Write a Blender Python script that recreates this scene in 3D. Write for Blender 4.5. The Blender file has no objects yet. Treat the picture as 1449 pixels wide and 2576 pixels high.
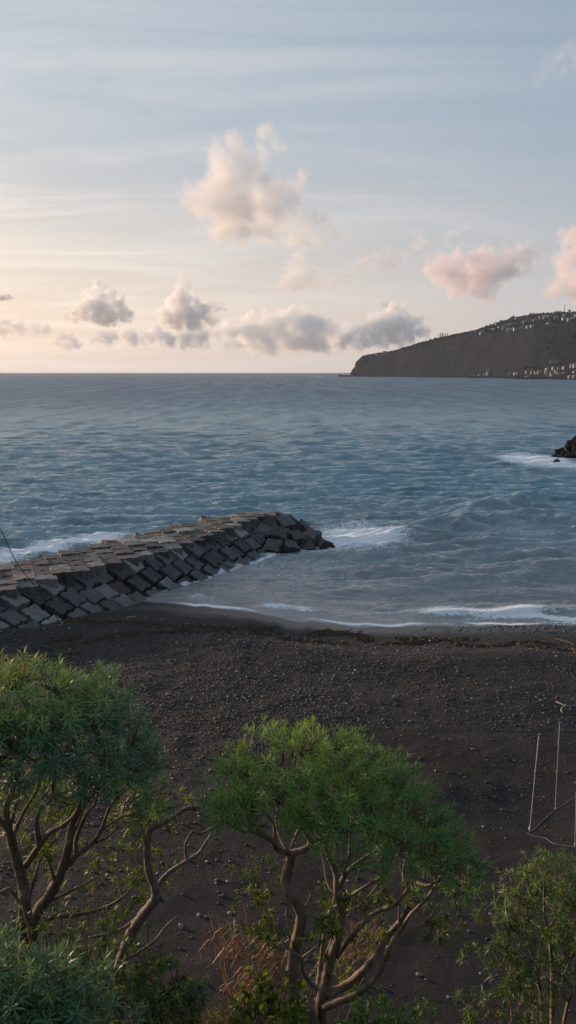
import bpy, bmesh, math, random, time
import numpy as np
from mathutils import Vector, Matrix, Quaternion, noise as mnoise

R = math.radians
rnd = random.Random(7)
rng = np.random.default_rng(11)
scene = bpy.context.scene
COL = scene.collection

# ------------------------------------------------------------------ camera
ZC, F, HH = 20.0, 788.0, 140.0
PITCH = math.atan(HH / F)
cam_d = bpy.data.cameras.new('camera')
cam = bpy.data.objects.new('camera', cam_d)
COL.objects.link(cam)
cam.location = (0, 0, ZC)
cam.rotation_euler = (R(90) - PITCH, 0, 0)
cam_d.sensor_fit = 'VERTICAL'
cam_d.sensor_height = 24.0
cam_d.lens = 24.0 * F / 1024.0
cam_d.clip_start = 0.1
cam_d.clip_end = 90000
scene.camera = cam


def ray(px, py):
    u = px * 576 / 1449; v = py * 1024 / 2576
    x = (u - 288) / F; yd = (v - 512) / F
    return np.array([x, math.cos(PITCH) - yd * math.sin(PITCH), -math.sin(PITCH) - yd * math.cos(PITCH)])


def at_z(px, py, z):
    r = ray(px, py); t = (z - ZC) / r[2]
    return r * t + np.array([0, 0, ZC])


def at_y(px, py, y):
    r = ray(px, py); t = y / r[1]
    return r * t + np.array([0, 0, ZC])


# ------------------------------------------------------------------ helpers
def tag(o, label=None, cat=None, group=None, kind=None):
    if label: o['label'] = label
    if cat: o['category'] = cat
    if group: o['group'] = group
    if kind: o['kind'] = kind
    return o


def link(name, me, mat=None, parent=None, loc=None):
    o = bpy.data.objects.new(name, me)
    COL.objects.link(o)
    if mat is not None and me is not None:
        for m in (mat if isinstance(mat, (list, tuple)) else [mat]):
            me.materials.append(m)
    if loc is not None: o.location = loc
    if parent is not None: o.parent = parent
    return o


def empty(name, loc, rz=0.0):
    o = bpy.data.objects.new(name, None)
    COL.objects.link(o)
    o.location = loc; o.rotation_euler = (0, 0, rz)
    o.empty_display_size = 0.2
    return o


def mesh_np(name, V, faces, smooth=True, mat_idx=None):
    """faces: list of int arrays (n,k) all polygons of size k"""
    me = bpy.data.meshes.new(name)
    V = np.asarray(V, dtype=np.float32)
    me.vertices.add(len(V))
    me.vertices.foreach_set('co', V.ravel())
    faces = [np.asarray(f, dtype=np.int32) for f in faces if len(f)]
    nl = sum(f.size for f in faces); npoly = sum(len(f) for f in faces)
    me.loops.add(nl); me.polygons.add(npoly)
    me.loops.foreach_set('vertex_index', np.concatenate([f.ravel() for f in faces]))
    tot = np.concatenate([np.full(len(f), f.shape[1], dtype=np.int32) for f in faces])
    st = np.concatenate([[0], np.cumsum(tot)[:-1]]).astype(np.int32)
    me.polygons.foreach_set('loop_start', st)
    me.polygons.foreach_set('loop_total', tot)
    me.polygons.foreach_set('use_smooth', np.full(npoly, smooth))
    if mat_idx is not None:
        me.polygons.foreach_set('material_index', np.asarray(mat_idx, dtype=np.int32))
    me.update(calc_edges=True)
    return me


def attr(me, name, vals):
    a = me.attributes.new(name, 'FLOAT', 'POINT')
    a.data.foreach_set('value', np.asarray(vals, dtype=np.float32))


def grid_faces(nr, nc):
    i = np.arange(nr - 1)[:, None] * nc + np.arange(nc - 1)[None, :]
    return np.stack([i, i + 1, i + nc + 1, i + nc], -1).reshape(-1, 4)


# vectorised value noise (2-D / 3-D) for building shapes
def _hash(ix, iy, iz, seed):
    h = (ix * 374761393 + iy * 668265263 + iz * 2147483647 + seed * 974711) & 0xFFFFFFFF
    h = ((h ^ (h >> 13)) * 1274126177) & 0xFFFFFFFF
    h = (h ^ (h >> 16)) & 0xFFFFFFFF
    return h / 4294967295.0


def vnoise(x, y, z=None, seed=0):
    x = np.asarray(x, float); y = np.asarray(y, float)
    if z is None:
        xi = np.floor(x).astype(np.int64); yi = np.floor(y).astype(np.int64)
        xf = x - xi; yf = y - yi
        xf = xf * xf * (3 - 2 * xf); yf = yf * yf * (3 - 2 * yf)
        a = _hash(xi, yi, 0, seed); b = _hash(xi + 1, yi, 0, seed); c = _hash(xi, yi + 1, 0, seed); d = _hash(xi + 1, yi + 1, 0, seed)
        a = a + (b - a) * xf; c = c + (d - c) * xf
        return (a + (c - a) * yf) * 2 - 1
    z = np.asarray(z, float)
    xi = np.floor(x).astype(np.int64); yi = np.floor(y).astype(np.int64); zi = np.floor(z).astype(np.int64)
    xf = x - xi; yf = y - yi; zf = z - zi
    xf = xf * xf * (3 - 2 * xf); yf = yf * yf * (3 - 2 * yf); zf = zf * zf * (3 - 2 * zf)
    out = 0
    for dx in (0, 1):
        for dy in (0, 1):
            for dz in (0, 1):
                w = (xf if dx else 1 - xf) * (yf if dy else 1 - yf) * (zf if dz else 1 - zf)
                out = out + w * _hash(xi + dx, yi + dy, zi + dz, seed)
    return out * 2 - 1


def fbm(x, y, z=None, oct=4, seed=0, gain=.5):
    s = 0; a = 1; n = 0
    for o in range(oct):
        s = s + a * vnoise(x * 2 ** o + o * 17.3, y * 2 ** o - o * 9.1, None if z is None else z * 2 ** o + o * 5.7, seed + o)
        n += a; a *= gain
    return s / n


def sstep(a, b, x):
    t = np.clip((x - a) / (b - a), 0, 1)
    return t * t * (3 - 2 * t)


# ------------------------------------------------------------------ material helpers
class NT:
    def __init__(s, name, world=False):
        if world:
            s.m = bpy.data.worlds.new(name); s.m.use_nodes = True
        else:
            s.m = bpy.data.materials.new(name); s.m.use_nodes = True
        s.t = s.m.node_tree
        for n in list(s.t.nodes): s.t.nodes.remove(n)

    def n(s, typ, ins=None, **kw):
        nd = s.t.nodes.new(typ)
        for k, v in kw.items(): setattr(nd, k, v)
        for k, v in (ins or {}).items():
            sock = nd.inputs[k]
            if hasattr(v, 'is_output') or isinstance(v, bpy.types.NodeSocket):
                s.t.links.new(v, sock)
            else:
                sock.default_value = v
        return nd

    def math(s, op, a, b=0.0, c=None, clamp=False):
        ins = {0: a, 1: b}
        if c is not None: ins[2] = c
        return s.n('ShaderNodeMath', ins, operation=op, use_clamp=clamp).outputs[0]

    def vmath(s, op, a, b=(0, 0, 0)):
        nd = s.n('ShaderNodeVectorMath', {0: a, 1: b}, operation=op)
        return nd.outputs['Value'] if op in ('DOT_PRODUCT', 'LENGTH', 'DISTANCE') else nd.outputs[0]

    def scale(s, v, k):
        return s.n('ShaderNodeVectorMath', {0: v, 'Scale': k}, operation='SCALE').outputs[0]

    def noise(s, vec, sc, det=4, rough=.5, dist=0.0):
        return s.n('ShaderNodeTexNoise', {'Vector': vec, 'Scale': sc, 'Detail': det, 'Roughness': rough, 'Distortion': dist}).outputs[0]

    def ramp(s, fac, stops, mode='LINEAR'):
        nd = s.n('ShaderNodeValToRGB', {'Fac': fac})
        cr = nd.color_ramp; cr.interpolation = mode
        while len(cr.elements) < len(stops): cr.elements.new(0.5)
        for e, (p, c) in zip(cr.elements, stops):
            e.position = p; e.color = c if len(c) == 4 else (*c, 1)
        return nd.outputs[0]

    def mix(s, f, a, b, mode='MIX'):
        nd = s.n('ShaderNodeMix', data_type='RGBA', blend_type=mode)
        for k, v in ((0, f), (6, a), (7, b)):
            if isinstance(v, bpy.types.NodeSocket): s.t.links.new(v, nd.inputs[k])
            else: nd.inputs[k].default_value = v if k == 0 or len(v) == 4 else (*v, 1)
        return nd.outputs[2]

    def maprange(s, v, a, b, c=0.0, d=1.0, smooth=False):
        nd = s.n('ShaderNodeMapRange', {0: v, 1: a, 2: b, 3: c, 4: d})
        if smooth: nd.interpolation_type = 'SMOOTHSTEP'
        return nd.outputs[0]

    def coord(s, which='Object'):
        return s.n('ShaderNodeTexCoord').outputs[which]

    def pos(s):
        return s.n('ShaderNodeNewGeometry').outputs['Position']

    def attr(s, name):
        return s.n('ShaderNodeAttribute', attribute_name=name).outputs['Fac']

    def principled(s, color, rough=.8, bump=None, bstr=.5, bdist=.02, **kw):
        ins = {'Base Color': color if isinstance(color, bpy.types.NodeSocket) else (*color[:3], 1), 'Roughness': rough}
        ins.update(kw)
        if bump is not None:
            b = s.n('ShaderNodeBump', {'Height': bump, 'Strength': bstr, 'Distance': bdist})
            ins['Normal'] = b.outputs[0]
        return s.n('ShaderNodeBsdfPrincipled', ins)

    def out(s, sh, vol=None):
        o = s.n('ShaderNodeOutputMaterial')
        if sh is not None: s.t.links.new(sh.outputs[0] if hasattr(sh, 'outputs') else sh, o.inputs['Surface'])
        if vol is not None: s.t.links.new(vol.outputs[0], o.inputs['Volume'])
        return s.m


# ------------------------------------------------------------------ light and sky
SUN_EL, SUN_AZ = R(6.0), R(55)          # azimuth to the left of the view direction
EXPOSURE = 0.95
SKY_STR = 0.15
to_sun = Vector((-math.sin(SUN_AZ) * math.cos(SUN_EL), math.cos(SUN_AZ) * math.cos(SUN_EL), math.sin(SUN_EL)))
sun_d = bpy.data.lights.new('sun', 'SUN')
sun_d.energy = 3.3; sun_d.angle = R(2.0); sun_d.color = (1.0, .69, .46)
sun = bpy.data.objects.new('sun', sun_d); COL.objects.link(sun)
sun.rotation_euler = to_sun.to_track_quat('Z', 'Y').to_euler()
sun.location = (-40, 20, 60)


def build_world():
    w = NT('World', world=True)
    sky = w.n('ShaderNodeTexSky', sky_type='NISHITA', sun_disc=False, sun_elevation=SUN_EL, sun_rotation=-SUN_AZ,
              altitude=10, air_density=1.0, dust_density=2.0, ozone_density=1.5)
    d = w.n('ShaderNodeTexCoord').outputs['Generated']
    sp = w.n('ShaderNodeSeparateXYZ', {0: d})
    x, y, z = sp.outputs
    # high thin veil of cirrus: streaks on a flat layer far overhead
    zz = w.math('ADD', w.math('MAXIMUM', z, 0.0), 0.12)
    pl = w.n('ShaderNodeCombineXYZ', {0: w.math('DIVIDE', x, zz), 1: w.math('DIVIDE', y, zz), 2: 0.0}).outputs[0]
    mp = w.n('ShaderNodeMapping', {'Vector': pl, 'Rotation': (0, 0, R(38)), 'Scale': (0.7, 2.1, 1)}).outputs[0]
    n1 = w.noise(mp, .8, 6, .55, 1.0)
    veil = w.maprange(n1, .36, .72, 0, 1, True)
    sdot = w.vmath('DOT_PRODUCT', d, tuple(to_sun))
    near = w.maprange(sdot, .15, .95, 0.0, 1.0)
    hor = w.maprange(z, 0.0, .34, 1.0, 0.0, True)
    high = w.mix(near, (.98, 1.3, 1.7), (1.75, 1.95, 2.15))
    low = w.mix(near, (1.9, 1.85, 1.95), (3.35, 2.55, 2.1))
    grey = w.mix(hor, high, low)
    white = w.mix(near, (1.6, 1.8, 2.05), (4.3, 3.7, 3.2))
    grey = w.mix(w.math('MULTIPLY', veil, w.maprange(near, 0, .75, .14, .62)), grey, white)
    c = w.mix(.88, sky.outputs[0], grey)
    bg = w.n('ShaderNodeBackground', {'Color': c, 'Strength': SKY_STR})
    o = w.n('ShaderNodeOutputWorld')
    w.t.links.new(bg.outputs[0], o.inputs['Surface'])
    scene.world = w.m


build_world()

# ------------------------------------------------------------------ materials
def mat_concrete():
    t = NT('concrete')
    p = t.coord('Object')
    r = t.n('ShaderNodeObjectInfo').outputs['Random']
    off = t.vmath('ADD', p, t.n('ShaderNodeCombineXYZ', {0: t.math('MULTIPLY', r, 37.0), 1: t.math('MULTIPLY', r, 91.0), 2: r}).outputs[0])
    n = t.noise(off, 1.3, 6, .65)
    n2 = t.noise(off, 14, 4, .6)
    base = t.ramp(r, [(0, (.044, .042, .043)), (.45, (.072, .069, .071)), (.8, (.12, .117, .12)), (1, (.27, .275, .28))])
    c = t.mix(t.maprange(n, .3, .7), t.mix(1.0, base, (.55, .52, .5), 'MULTIPLY'), base)
    c = t.mix(t.maprange(n2, .55, .75, 0, .4), c, (.05, .046, .043))
    wz = t.n('ShaderNodeSeparateXYZ', {0: t.pos()}).outputs[2]
    wet = t.maprange(t.math('ADD', wz, t.math('MULTIPLY', n, .6)), .5, 1.0, 1.0, 0.0)
    c = t.mix(t.math('MULTIPLY', wet, .75), c, (.018, .018, .018))
    b = t.math('ADD', t.math('MULTIPLY', n, 1.5), n2)
    return t.out(t.principled(c, t.maprange(wet, 0, 1, .85, .35), b, .6, .03))


def mat_sand():
    t = NT('black_sand')
    p = t.pos()
    s = t.n('ShaderNodeSeparateXYZ', {0: p})
    big = t.noise(p, .16, 5, .6, .4)
    mid = t.noise(p, 1.1, 6, .65)
    fine = t.noise(p, 18, 5, .7)
    v = t.n('ShaderNodeTexVoronoi', {'Vector': p, 'Scale': 9.0, 'Randomness': 1.0})
    v2 = t.n('ShaderNodeTexVoronoi', {'Vector': p, 'Scale': 4.5, 'Randomness': 1.0})
    c = t.ramp(big, [(.32, (.0082, .0075, .0085)), (.5, (.0128, .0115, .0130)), (.68, (.0178, .0155, .0168))])
    c = t.mix(t.maprange(mid, .35, .7, 0, .7), c, (.012, .0105, .0105))
    c = t.mix(t.maprange(fine, .5, .8, 0, .55), c, (.04, .038, .040))
    # gravelly belt: small stones as shape and tone
    belt = t.attr('gravel')
    st = t.maprange(v.outputs['Distance'], .15, .42, 1.0, 0.0)
    rs = t.n('ShaderNodeSeparateColor', {0: v.outputs['Color']}).outputs[0]
    stc = t.ramp(rs, [(0, (.03, .029, .03)), (.6, (.06, .058, .06)), (.9, (.10, .098, .10)), (1, (.2, .19, .18))])
    pick = t.math('MULTIPLY', t.math('GREATER_THAN', t.math('ADD', belt, t.math('MULTIPLY', mid, .5)), t.math('ADD', rs, .28)), st)
    c = t.mix(t.math('MULTIPLY', pick, .8), c, stc)
    wet = t.maprange(t.math('ADD', s.outputs[2], t.math('MULTIPLY', t.math('SUBTRACT', mid, .5), .35)), .22, .5, 1.0, 0.0)
    damp = t.math('MULTIPLY', t.attr('damp'), t.maprange(mid, .3, .6, .5, 1.0))
    c = t.mix(t.math('MULTIPLY', damp, .9), c, (.0062, .0054, .0056))
    c = t.mix(wet, c, (.012, .0105, .010))
    hill = t.attr('hill')
    hc = t.ramp(mid, [(.3, (.018, .014, .009)), (.6, (.035, .027, .017)), (.8, (.05, .042, .02))])
    c = t.mix(hill, c, hc)
    h = t.math('ADD', t.math('MULTIPLY', pick, .5), t.math('ADD', t.math('MULTIPLY', fine, .5), t.math('MULTIPLY', mid, 2.0)))
    return t.out(t.principled(c, t.maprange(wet, 0, 1, .92, .32), h, .8, .05, **{'Specular IOR Level': .3}))


def mat_pebble(name='pebble_stone', stops=None):
    t = NT(name)
    g = t.n('ShaderNodeNewGeometry')
    r = g.outputs['Random Per Island']
    r = t.math('FRACT', t.math('ADD', r, t.n('ShaderNodeObjectInfo').outputs['Random']))
    c = t.ramp(r, stops or [(0, (.024, .024, .027)), (.45, (.04, .042, .048)), (.8, (.07, .073, .08)), (.95, (.14, .143, .15)), (1, (.30, .29, .28))])
    n = t.noise(t.pos(), 25, 3)
    c = t.mix(t.maprange(n, .4, .7, 0, .5), c, t.mix(1.0, c, (.5, .5, .5), 'MULTIPLY'))
    return t.out(t.principled(c, .75, n, .3, .01))


def mat_bark(name='bark', a=(.075, .058, .042), b=(.26, .20, .145)):
    t = NT(name)
    p = t.pos()
    m = t.n('ShaderNodeMapping', {'Vector': p, 'Scale': (1, 1, .45)}).outputs[0]
    n = t.noise(m, 14, 6, .65, .5)
    n2 = t.noise(p, 60, 3)
    c = t.ramp(n, [(.3, a), (.7, b)])
    return t.out(t.principled(c, .85, t.math('ADD', n, t.math('MULTIPLY', n2, .3)), .7, .02))


def mat_leaf(name, stops, trans=.35, tcol=(.20, .28, .03), lit_fresh=.75):
    t = NT(name)
    g = t.n('ShaderNodeNewGeometry')
    r = g.outputs['Random Per Island']
    lit_age = t.attr('lit_young')
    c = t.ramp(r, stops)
    c = t.mix(lit_age, c, t.mix(lit_fresh, c, (.21, .33, .05)))  # sunlit yellow tops painted into the leaf colour, with random young tufts
    p = t.n('ShaderNodeBsdfPrincipled', {'Base Color': c, 'Roughness': .5, 'Specular IOR Level': .35})
    tr = t.n('ShaderNodeBsdfTranslucent', {'Color': t.mix(.55, c, tcol)})
    mx = t.n('ShaderNodeMixShader', {0: trans, 1: p.outputs[0], 2: tr.outputs[0]})
    return t.out(mx)


def mat_plain(name, col, rough=.7, var=.25, sc=6.0):
    t = NT(name)
    n = t.noise(t.coord('Object'), sc, 5, .6)
    c = t.mix(t.maprange(n, .3, .7, 0, var * 2), col, tuple(v * .5 for v in col))
    return t.out(t.principled(c, rough, n, .3, .01, **{'Specular IOR Level': .04 if name.startswith(('far', 'wet_c')) else .4}))


def mat_water():
    t = NT('sea_water')
    p = t.pos()
    s = t.n('ShaderNodeSeparateXYZ', {0: p})
    y = s.outputs[1]
    foam = t.attr('foam'); sh = t.attr('shallow')
    m1 = t.n('ShaderNodeMapping', {'Vector': p, 'Scale': (1, 1.9, 1)}).outputs[0]
    a = t.noise(m1, 2.2, 6, .66, .3)
    b = t.noise(m1, .42, 4, .6, .4)
    cbig = t.noise(m1, .06, 4, .6, .3)
    far = t.maprange(y, 90, 900, 0.0, 1.0)
    h = t.math('ADD', t.math('MULTIPLY', a, .22), t.math('MULTIPLY', b, .65))
    mf = t.n('ShaderNodeMapping', {'Vector': p, 'Scale': (.55, 1.0, 1)}).outputs[0]
    c2 = t.noise(mf, .16, 5, .65, .3); c3 = t.noise(mf, .03, 5, .65, .3)
    h = t.math('ADD', h, t.math('MULTIPLY', t.math('MULTIPLY', c2, t.maprange(y, 120, 350)), 3.0))
    h = t.math('ADD', h, t.math('MULTIPLY', t.math('MULTIPLY', c3, t.maprange(y, 300, 1200)), 16.0))
    c4 = t.noise(mf, .007, 5, .7, .3); c5 = t.noise(mf, .0014, 5, .7, .3)
    h = t.math('ADD', h, t.math('MULTIPLY', t.math('MULTIPLY', c4, t.maprange(y, 500, 2000)), 30.0))
    h = t.math('ADD', h, t.math('MULTIPLY', t.math('MULTIPLY', c5, t.maprange(y, 1800, 5000)), 150.0))
    h = t.math('ADD', h, t.math('MULTIPLY', t.math('MULTIPLY', cbig, far), 4.0))
    bstr = t.maprange(sh, 0, 1, 1.0, .55)
    bp = t.n('ShaderNodeBump', {'Height': h, 'Strength': bstr, 'Distance': 1.0})
    def streak(sc, k, seed):
        mm = t.n('ShaderNodeMapping', {'Vector': p, 'Scale': (k, 1, 1), 'Location': (seed, 0, 0)}).outputs[0]
        return t.noise(mm, sc, 5, .68, .4)
    def glint_row(sc, k, seed):
        mm = t.n('ShaderNodeMapping', {'Vector': p, 'Scale': (1, k, 1), 'Location': (seed, 0, 0), 'Rotation': (0, 0, .03)}).outputs[0]
        return t.noise(mm, sc, 4, .7, .2)
    p1, p2, p3, p4 = streak(.16, .5, 0), glint_row(.10, .22, 7), glint_row(.05, .09, 13), glint_row(.014, .035, 29)  # bright and dark wave faces painted as noise in the water colour
    pat = t.n('ShaderNodeMix', {0: t.maprange(y, 130, 320), 2: p1, 3: p2}).outputs[0]
    pat = t.n('ShaderNodeMix', {0: t.maprange(y, 400, 1000), 2: pat, 3: p3}).outputs[0]
    pat = t.n('ShaderNodeMix', {0: t.maprange(y, 1500, 5000), 2: pat, 3: p4}).outputs[0]
    chop_tone = t.maprange(pat, .36, .64)
    deep = t.mix(chop_tone, (.075, .185, .240), (.165, .320, .385))
    blue = t.mix(chop_tone, (.045, .095, .145), (.120, .20, .28))  # far blue carries the higher sky's reflection in its colour
    deep = t.mix(t.maprange(y, 110, 700), deep, blue)
    deep = t.mix(t.maprange(y, 2500, 9000), deep, t.mix(chop_tone, (.05, .05, .075), (.10, .10, .13)))
    col = t.mix(sh, deep, (.135, .143, .153))
    spec = t.math('MULTIPLY', t.maprange(y, 100, 700, 1.2, .50), t.maprange(chop_tone, 0, 1, .5, 1.5))
    spec = t.math('ADD', spec, t.math('MULTIPLY', sh, 2.3))
    w = t.n('ShaderNodeBsdfPrincipled', {'Base Color': col, 'Roughness': t.n('ShaderNodeMapRange', {0: y, 1: 100, 2: 480, 3: .05, 4: .50}).outputs[0], 'IOR': 1.333, 'Specular IOR Level': spec,
                                         'Normal': bp.outputs[0]})
    fn = t.noise(t.n('ShaderNodeMapping', {'Vector': p, 'Scale': (1, 1.6, 1)}).outputs[0], 2.6, 8, .74, .8)
    fm = t.math('ADD', t.math('MULTIPLY_ADD', foam, 1.55, -.45), t.math('MULTIPLY', t.math('SUBTRACT', fn, .5), 2.0))
    fm = t.maprange(fm, 0, .40, 0, 1, True)
    fb = t.n('ShaderNodeBsdfPrincipled', {'Base Color': (.78, .82, .86, 1), 'Roughness': .8, 'Normal': t.n('ShaderNodeBump', {'Height': fn, 'Strength': .5, 'Distance': .3}).outputs[0]})
    return t.out(t.n('ShaderNodeMixShader', {0: fm, 1: w.outputs[0], 2: fb.outputs[0]}))


def mat_headland():
    t = NT('headland_rock')
    p = t.pos()
    m = t.n('ShaderNodeMapping', {'Vector': p, 'Scale': (1, 1, .35)}).outputs[0]
    n = t.noise(m, .012, 8, .65, .6)
    n2 = t.noise(p, .05, 5, .7)
    n3 = t.noise(p, .004, 4, .6)
    rock = t.ramp(n, [(.3, (.0042, .0056, .0085)), (.5, (.0088, .0102, .0155)), (.7, (.024, .0245, .033))])  # cloud shade on the cliffs is put into this dark blue rock colour
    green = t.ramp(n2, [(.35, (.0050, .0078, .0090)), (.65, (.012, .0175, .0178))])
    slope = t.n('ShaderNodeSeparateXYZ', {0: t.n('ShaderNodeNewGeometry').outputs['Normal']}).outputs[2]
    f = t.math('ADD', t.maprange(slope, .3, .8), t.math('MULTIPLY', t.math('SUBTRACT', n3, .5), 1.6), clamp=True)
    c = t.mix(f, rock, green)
    return t.out(t.principled(c, .95, t.math('ADD', n, n2), .5, 6.0, **{'Specular IOR Level': .04}))


M = {}
M['concrete'] = mat_concrete()
M['wet_concrete'] = mat_plain('wet_concrete', (.012, .0118, .0135), .85, .4, 1.0)  # shade put into the colour to hold down sunlit block faces
M['sand'] = mat_sand()
M['pebble'] = mat_pebble()
M['stone'] = mat_pebble('pale_stone', [(0, (.07, .072, .075)), (.6, (.13, .13, .13)), (1, (.34, .33, .30))])
M['bark'] = mat_bark()
M['bark_dark'] = mat_bark('dark_bark', (.045, .035, .026), (.16, .12, .088))
M['bark_grey'] = mat_bark('grey_bark', (.07, .06, .052), (.24, .21, .18))
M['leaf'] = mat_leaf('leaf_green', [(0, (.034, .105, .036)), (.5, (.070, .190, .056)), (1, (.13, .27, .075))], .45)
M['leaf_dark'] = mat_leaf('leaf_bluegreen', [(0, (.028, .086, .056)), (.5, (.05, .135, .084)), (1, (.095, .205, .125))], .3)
M['leaf_sage'] = mat_leaf('leaf_sage', [(0, (.020, .052, .020)), (.5, (.036, .085, .030)), (1, (.07, .12, .04))], lit_fresh=.3)
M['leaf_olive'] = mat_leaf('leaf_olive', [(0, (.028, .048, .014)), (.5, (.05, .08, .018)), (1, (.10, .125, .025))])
M['leaf_yellow'] = mat_leaf('leaf_yellow_green', [(0, (.05, .075, .012)), (.5, (.10, .125, .02)), (1, (.17, .18, .03))], .45)  # yellow-lit look of the bushes is put into this leaf colour
M['straw'] = mat_leaf('dry_straw', [(0, (.07, .038, .027)), (.5, (.12, .068, .044)), (1, (.20, .13, .08))], .3, (.4, .2, .08))
M['straw_yellow'] = mat_leaf('yellow_straw', [(0, (.12, .10, .03)), (.5, (.20, .16, .05)), (1, (.30, .25, .08))], .4, (.4, .3, .06))
M['wrack'] = mat_plain('dry_seaweed', (.066, .044, .026), .9, .4, 3)
M['wrack_wood'] = mat_plain('wet_driftwood', (.11, .08, .055), .85)
M['driftwood'] = mat_plain('driftwood', (.30, .27, .23), .8)
M['pole'] = mat_plain('pole_metal', (.34, .32, .31), .6, .2)
M['rope'] = mat_plain('rope_fibre', (.22, .21, .22), .9)
M['cable'] = mat_plain('cable_black', (.012, .012, .013), .6)
M['water'] = mat_water()
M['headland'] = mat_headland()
M['rubble'] = mat_plain('dark_rubble', (.03, .027, .025), .95, .4, 2)
M['house_white'] = mat_plain('white_plaster', (.26, .28, .31), .8, .15, .2)  # bluish, muted white puts the walls' lack of sun into the colour
M['house_cream'] = mat_plain('cream_plaster', (.22, .185, .16), .8, .15, .2)
M['house_grey'] = mat_plain('grey_plaster', (.13, .133, .145), .8, .15, .2)
M['tile'] = mat_plain('roof_tile', (.20, .10, .075), .9, .3, .2)
M['tile_grey'] = mat_plain('roof_grey', (.26, .25, .25), .9, .3, .2)
M['shade_win'] = mat_plain('dark_window', (.03, .03, .035), .4)
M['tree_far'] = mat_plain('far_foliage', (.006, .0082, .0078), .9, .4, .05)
M['far_wall'] = mat_plain('far_stone_wall', (.20, .19, .185), .9, .3, .1)
M['far_rock'] = mat_plain('far_dark_rock', (.035, .032, .032), .9, .4, .1)

# ------------------------------------------------------------------ ground: beach, hillside and sea bed as one sheet
SX = np.array([-400, -30, -20, -14.5, -12.6, -10.7, -7.7, -4.2, -1.1, 1.1, 3.5, 6.5, 11, 15.2, 23.2, 40, 80, 400])
SY = np.array([64, 64, 65.5, 66.8, 67.4, 67.2, 65.7, 64.3, 63.2, 61.8, 60.9, 60.3, 60.5, 60.6, 60.9, 62, 64, 70])


def shore_y(x): return np.interp(x, SX, SY)


def ground_z(x, y):
    s = shore_y(x) - y + .5 * vnoise(x * .35, y * .1, seed=3) + .25 * vnoise(x * 1.1, y * .2, seed=9)
    z = np.interp(s, [-400, -60, -12, -3, 0, 4, 10, 18, 30, 45, 60], [-30, -6, -1.6, -.4, 0, .42, 1.15, 1.6, 2.1, 2.7, 3.0])
    inland = sstep(3, 12, s)
    z = z + inland * (.16 * fbm(x * .18, y * .18, oct=4, seed=21) + .05 * fbm(x * .9, y * .9, oct=3, seed=31))
    # storm berm at the pebble line and scooped hollows at the right
    z = z + .22 * np.exp(-((s - 11.5 - 1.5 * vnoise(x * .12, x * 0, seed=5)) / 2.2) ** 2)
    z = z - .35 * np.exp(-(((x - 8.0) / 4.0) ** 2 + ((y - 29.5) / 2.4) ** 2)) - .2 * np.exp(-(((x - 3) / 3.0) ** 2 + ((y - 34) / 1.6) ** 2))
    hl = np.where(y < 1.8, 17.6, 17.6 - (y - 1.8) * 1.0) + .25 * fbm(x * .5, y * .5, oct=4, seed=41)
    k = .7
    zz = np.logaddexp(z / k, hl / k) * k
    hillm = sstep(.1, 1.6, zz - z)
    return zz, hillm, s


def build_ground():
    xs = np.concatenate([np.linspace(-400, -40, 20)[:-1], np.linspace(-40, -14, 90)[:-1], np.linspace(-14, 16, 260)[:-1], np.linspace(16, 45, 120)[:-1], np.linspace(45, 400, 24)])
    ys = np.concatenate([np.linspace(-40, 0, 12)[:-1], np.linspace(0, 16, 110)[:-1], np.linspace(16, 70, 380)[:-1], np.linspace(70, 140, 30)])
    X, Y = np.meshgrid(xs, ys)
    Z, hm, s = ground_z(X, Y)
    me = mesh_np('ground', np.stack([X, Y, Z], -1).reshape(-1, 3), [grid_faces(len(ys), len(xs))])
    belt = sstep(4, 9, s) * (1 - sstep(27, 36, s)) * (.75 + .5 * fbm(X * .12, Y * .12, oct=3, seed=51))
    belt = belt + .12 * sstep(20, 30, s)
    attr(me, 'gravel', np.clip(belt, 0, 1).ravel())
    attr(me, 'hill', hm.ravel())
    dampv = 0
    for px, py, rx, ry in [(1150, 1900, 5.2, 2.2), (1290, 1915, 2.4, .9), (1240, 2090, 2.6, .8), (1400, 2110, 1.6, .6), (660, 1790, 4.0, 2.0), (760, 1740, 5.0, 1.5), (1400, 1860, 1.2, .7), (640, 1640, 6.0, .8), (1000, 1830, 3.0, 1.2), (1180, 2180, 1.6, .7)]:
        c = at_z(px, py, 2.4); w_ = np.hypot((X - c[0]) / rx, (Y - c[1]) / ry) + .5 * fbm(X * .6, Y * .6, oct=4, seed=int(px))
        dampv = np.maximum(dampv, 1 - sstep(.55, 1.1, w_))
    attr(me, 'damp', dampv.ravel())
    tag(link('beach', me, M['sand']), 'black sand beach sloping from the hillside down to the sea', 'beach', kind='structure')


build_ground()

# ------------------------------------------------------------------ sea
def curve_dist(X, Y, pts):
    """distance to polyline, parameter along it (0..1) and signed side"""
    best = np.full(X.shape, 1e9); par = np.zeros(X.shape); side = np.zeros(X.shape)
    L = 0; segs = []
    for a, b in zip(pts[:-1], pts[1:]):
        l = math.hypot(b[0] - a[0], b[1] - a[1]); segs.append((a, b, L, l)); L += l
    for a, b, l0, l in segs:
        dx, dy = (b[0] - a[0]) / l, (b[1] - a[1]) / l
        t = np.clip((X - a[0]) * dx + (Y - a[1]) * dy, 0, l)
        qx, qy = X - a[0] - t * dx, Y - a[1] - t * dy
        d = np.hypot(qx, qy); m = d < best
        best = np.where(m, d, best); par = np.where(m, (l0 + t) / L, par)
        side = np.where(m, np.sign(dx * qy - dy * qx), side)
    return best, par, side


def px_curve(pts): return [tuple(at_z(a, b, 0)[:2]) for a, b in pts]


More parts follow.
